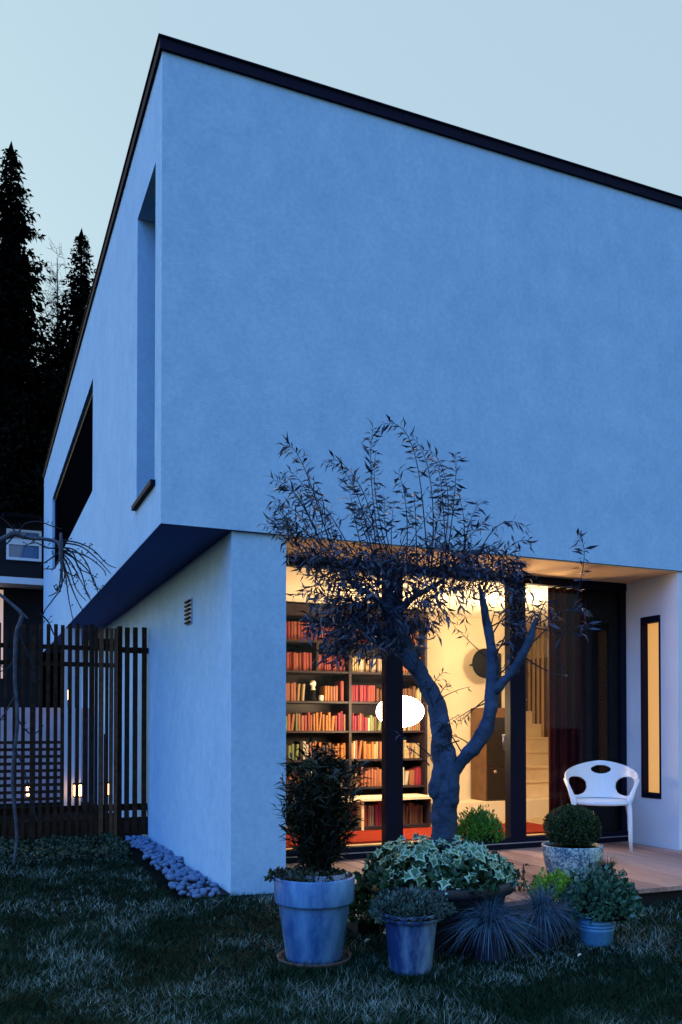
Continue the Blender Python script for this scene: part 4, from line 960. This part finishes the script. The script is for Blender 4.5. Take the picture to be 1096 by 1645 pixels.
# bare birch between the spruces
bt = PD(92, 398, 33); bi = thing('birch_tree', (bt.x, bt.y, -.3), 'thin bare birch between the two tall spruces', 'tree')
mb = MB(); mb.tube([(bt.x,bt.y,-.3),(bt.x+.1,bt.y,bt.z*.6),(bt.x,bt.y,bt.z-.4)], [.16,.08,.015], 6)
mb.build('trunk', mat('birch_bark', (.10,.10,.11), .8), bi); tb = MB()
for k in range(150):
    z0 = bt.z*rng.uniform(.55,.99); a = rng.uniform(0,6.28); L = rng.uniform(.4,1.4)*(1.15-z0/bt.z+.25); p0 = Vector((bt.x,bt.y,z0)); d = Vector((math.cos(a),math.sin(a),.7))
    p1 = p0+d*L*.6; p2 = p1+d*L*.4+Vector((0,0,-.1)); tb.tube([p0,p1,p2], [.012,.008,.004], 3)
    for _ in range(4): q = p1+(p2-p1)*rng.uniform(-.6,1); tb.tube([q, q+Vector(rng.normal(size=3)*.22)], .005, 3)
tag(tb.build('twigs', mat('birch_twig', (.03,.035,.05), .8), bi), kind='stuff')

# ------------------------------------------------------------------ bare weeping tree in front of the fence
WD = 7.3
def WP(x, y, d=0): return PD(x, y, WD+d)
wpx = WD/F
wt = thing('weeping_tree', Vector((*WP(24, 1385).xy, gz(*WP(24,1385).xy))), 'bare weeping tree with arching twigs in front of the slat fence', 'tree')
wbark = mat('smooth_blue_bark', (.075,.085,.11), .75, .2, (25, (.04,.045,.06), .35, .65))
def wl(pts, name='branch'):
    P_, R_ = catmull([WP(x,y,d) for x,y,d,r_ in pts], [r_*wpx*.78 for *_,r_ in pts], 6); return MB().tube(P_, R_, 8).build(name, wbark, wt, True)
wl([(22,1390,.1,3.2),(27,1340,.1,3.2),(20,1250,.05,3.4),(28,1160,0,3.6),(24,1090,0,3.8),(25,1040,0,4.2),(27,1015,0,4.4),(35,993,0,4.6),(34,985,0,4.2),(18,970,0,3.4),(-4,952,0,3.2),(-30,930,0,3.5)], 'trunk')
wl([(-40,880,0,5),(0,867,0,5),(20,858,0,6.5),(28,858,0,6.5),(45,864,0,4.2),(72,866,-.02,3.8),(92,871,-.04,4.0),(98,878,-.05,4.6),(98,860,-.05,2.6)], 'limb')
wl([(98,856,-.05,2.4),(98,880,-.05,4.6),(98,897,-.05,4.2),(101,915,-.05,2.6)], 'limb'); wl([(34,985,0,3),(45,994,0,2)], 'limb')
wtw = MB()
def wtwig(pts, r0=1.5, spurs=5):
    P_, _ = catmull([WP(x,y,rng.normal()*.0+d) for x,y,d in pts], [1]*len(pts), 6)
    wtw.tube(P_, [max(.0016, r0*wpx*(1-.6*i/len(P_))) for i in range(len(P_))], 5)
    for _ in range(spurs):
        i = rng.integers(2, len(P_)-1); q = P_[i]; d = (axl*rng.choice([-1,1])*rng.uniform(.4,1)+Vector((0,0,rng.uniform(.1,1)))+axd*rng.normal()*.3).normalized()*rng.uniform(.02,.05)
        wtw.tube([q, q+d*.6, q+d+Vector((0,0,.008))], [.0030,.0026,.0022], 4); wtw.tube([q+d*.9, q+d*1.15], .0042, 5)
for pts in [[(99,868),(125,872),(150,884),(172,906),(186,912)], [(99,872),(130,878),(158,900),(178,922)], [(100,880),(120,884),(140,906),(152,940),(165,950)],
            [(100,884),(118,896),(132,925),(140,955),(150,968)], [(100,888),(115,905),(128,930),(145,960)], [(100,890),(112,915),(122,945),(138,965)], [(100,894),(106,930),(110,960),(118,1000)],
            [(99,896),(97,930),(92,950),(78,958)], [(98,896),(99,940),(84,965),(70,985),(68,1010)], [(98,885),(85,895),(70,905),(60,912)], [(97,880),(75,880),(58,872),(40,876)],
            [(97,875),(80,868),(60,862),(36,866)], [(30,856),(40,842),(62,838),(85,846),(100,850)], [(26,855),(10,838),(-8,826)], [(25,858),(8,876),(-8,884)], [(100,884),(124,888),(146,898),(166,915),(170,925)],
            [(100,878),(118,890),(126,912),(140,920),(156,928)], [(34,990),(32,1020),(50,1060),(58,1100)], [(64,985),(78,1000),(86,1018),(92,1032)], [(99,890),(88,912),(80,914),(68,914)], [(100,892),(104,915),(118,925),(126,920)],
            [(22,1200),(38,1235),(52,1290),(60,1320)], [(24,1150),(50,1180),(70,1165)], [(24,1120),(5,1150),(-8,1170)], [(26,1060),(10,1075),(-6,1080)], [(100,898),(112,935),(124,965),(136,985)], [(99,898),(104,925),(92,948),(86,940)], [(100,886),(130,905),(150,930),(160,962)]]:
    d0 = rng.normal()*.06; wtwig([(x,y,d0*i/len(pts)) for i,(x,y) in enumerate(pts)])
tag(wtw.build('twigs', mat('weeping_twig', (.016,.018,.028), .7, .15), wt, True), kind='stuff')

# ------------------------------------------------------------------ lawn grass and ground cover
def lawn():
    N = 340000; P_ = np.empty((N,3)); 
    # sample in the visible part of the lawn: even over the ground with more close to the camera
    d = 3.2+7.2*rng.uniform(0,1,N)**1.9; l = rng.uniform(-.56,.52,N)*d
    X = CAM.x+l*SN+d*CS; Y = CAM.y-l*CS+d*SN
    ok = ~((X > .90)&(Y > -1.33)) & ~((X > .12)&(Y > -.02)&(Y<3.3)) & ~((X > .5)&(Y > -.0)) & (Y < 3.25)
    X, Y, d = X[ok], Y[ok], d[ok]; n = len(X)
    Z = np.array([gz(x, y) for x, y in zip(X, Y)])
    a = rng.uniform(0, 6.28, n); h = rng.uniform(.012,.036,n)*(1+.35*np.sin(X*3.1)*np.sin(Y*2.7+1)+.45*np.clip(np.sin(X*9+2*np.sin(Y*6))*np.sin(Y*11+1),0,1)); lean = rng.uniform(.3,2.0,n)
    tip = np.stack([X+np.cos(a)*h*lean, Y+np.sin(a)*h*lean, Z+h], 1); w = (.0009+.00030*d)*rng.uniform(.7,1.2,n)
    b = a+math.pi/2+rng.normal(size=n)*.3
    p0 = np.stack([X+np.cos(b)*w, Y+np.sin(b)*w, Z], 1); p1 = np.stack([X-np.cos(b)*w, Y-np.sin(b)*w, Z], 1)
    V = np.stack([p0,p1,tip],1).reshape(-1,3); return npmesh('grass', V, tris=np.arange(3*n).reshape(-1,3))
def grassmat():
    m = bpy.data.materials.new('lawn_blades'); m.use_nodes = True; n = m.node_tree; b = n.nodes['Principled BSDF']
    g_ = n.nodes.new('ShaderNodeNewGeometry'); tc = n.nodes.new('ShaderNodeTexCoord'); x = n.nodes.new('ShaderNodeTexNoise'); x.inputs['Scale'].default_value = 1.7; x.inputs['Detail'].default_value = 7; x.inputs['Roughness'].default_value = .65
    n.links.new(tc.outputs['Object'], x.inputs['Vector'])
    a = n.nodes.new('ShaderNodeMath'); a.operation = 'MULTIPLY_ADD'; a.inputs[1].default_value = .45; n.links.new(g_.outputs['Random Per Island'], a.inputs[0]); n.links.new(x.outputs['Fac'], a.inputs[2])
    r_ = n.nodes.new('ShaderNodeValToRGB'); e = r_.color_ramp.elements; e[0].position = .50; e[0].color = (.0025,.011,.005,1); e[1].position = 1.0; e[1].color = (.24,.32,.30,1)
    k = e.new(.78); k.color = (.007,.028,.012,1); k = e.new(.87); k.color = (.022,.055,.034,1)
    n.links.new(a.outputs[0], r_.inputs[0]); n.links.new(r_.outputs[0], b.inputs['Base Color']); b.inputs['Roughness'].default_value = .6; b.inputs['Specular IOR Level'].default_value = .06
    return m
tag(link('lawn_grass', lawn(), grassmat()), 'short patchy lawn grass with pale dry blades', 'grass', kind='stuff')
gcp = []; 
N = 5200; l0 = rng.uniform(0, 1, (N,2)); X = -1.9+2.05*l0[:,0]; Y = 2.05+1.15*l0[:,1]+.25*np.sin(X*5)*0
Z = np.array([gz(x,y) for x,y in zip(X,Y)]); hh = .10*(.35+.65*np.sin(X*6+1)**2*np.sin(Y*5)**2+.2)*rng.uniform(0,1,N)
Ls = rng.uniform(.025,.055,N); dirs = rand_unit(N)*.8+np.array([-.1,-.5,.5])
tag(link('ground_cover', leafmesh('ground_cover', np.stack([X,Y,Z+hh],1), dirs, rand_unit(N)*.5+np.array([0,-.3,1]), Ls, Ls*.55), leafmat('cover_leaf', (.006,.018,.006), (.022,.048,.020))), 'low dark green leafy ground cover along the foot of the fence', 'ground cover', kind='stuff')
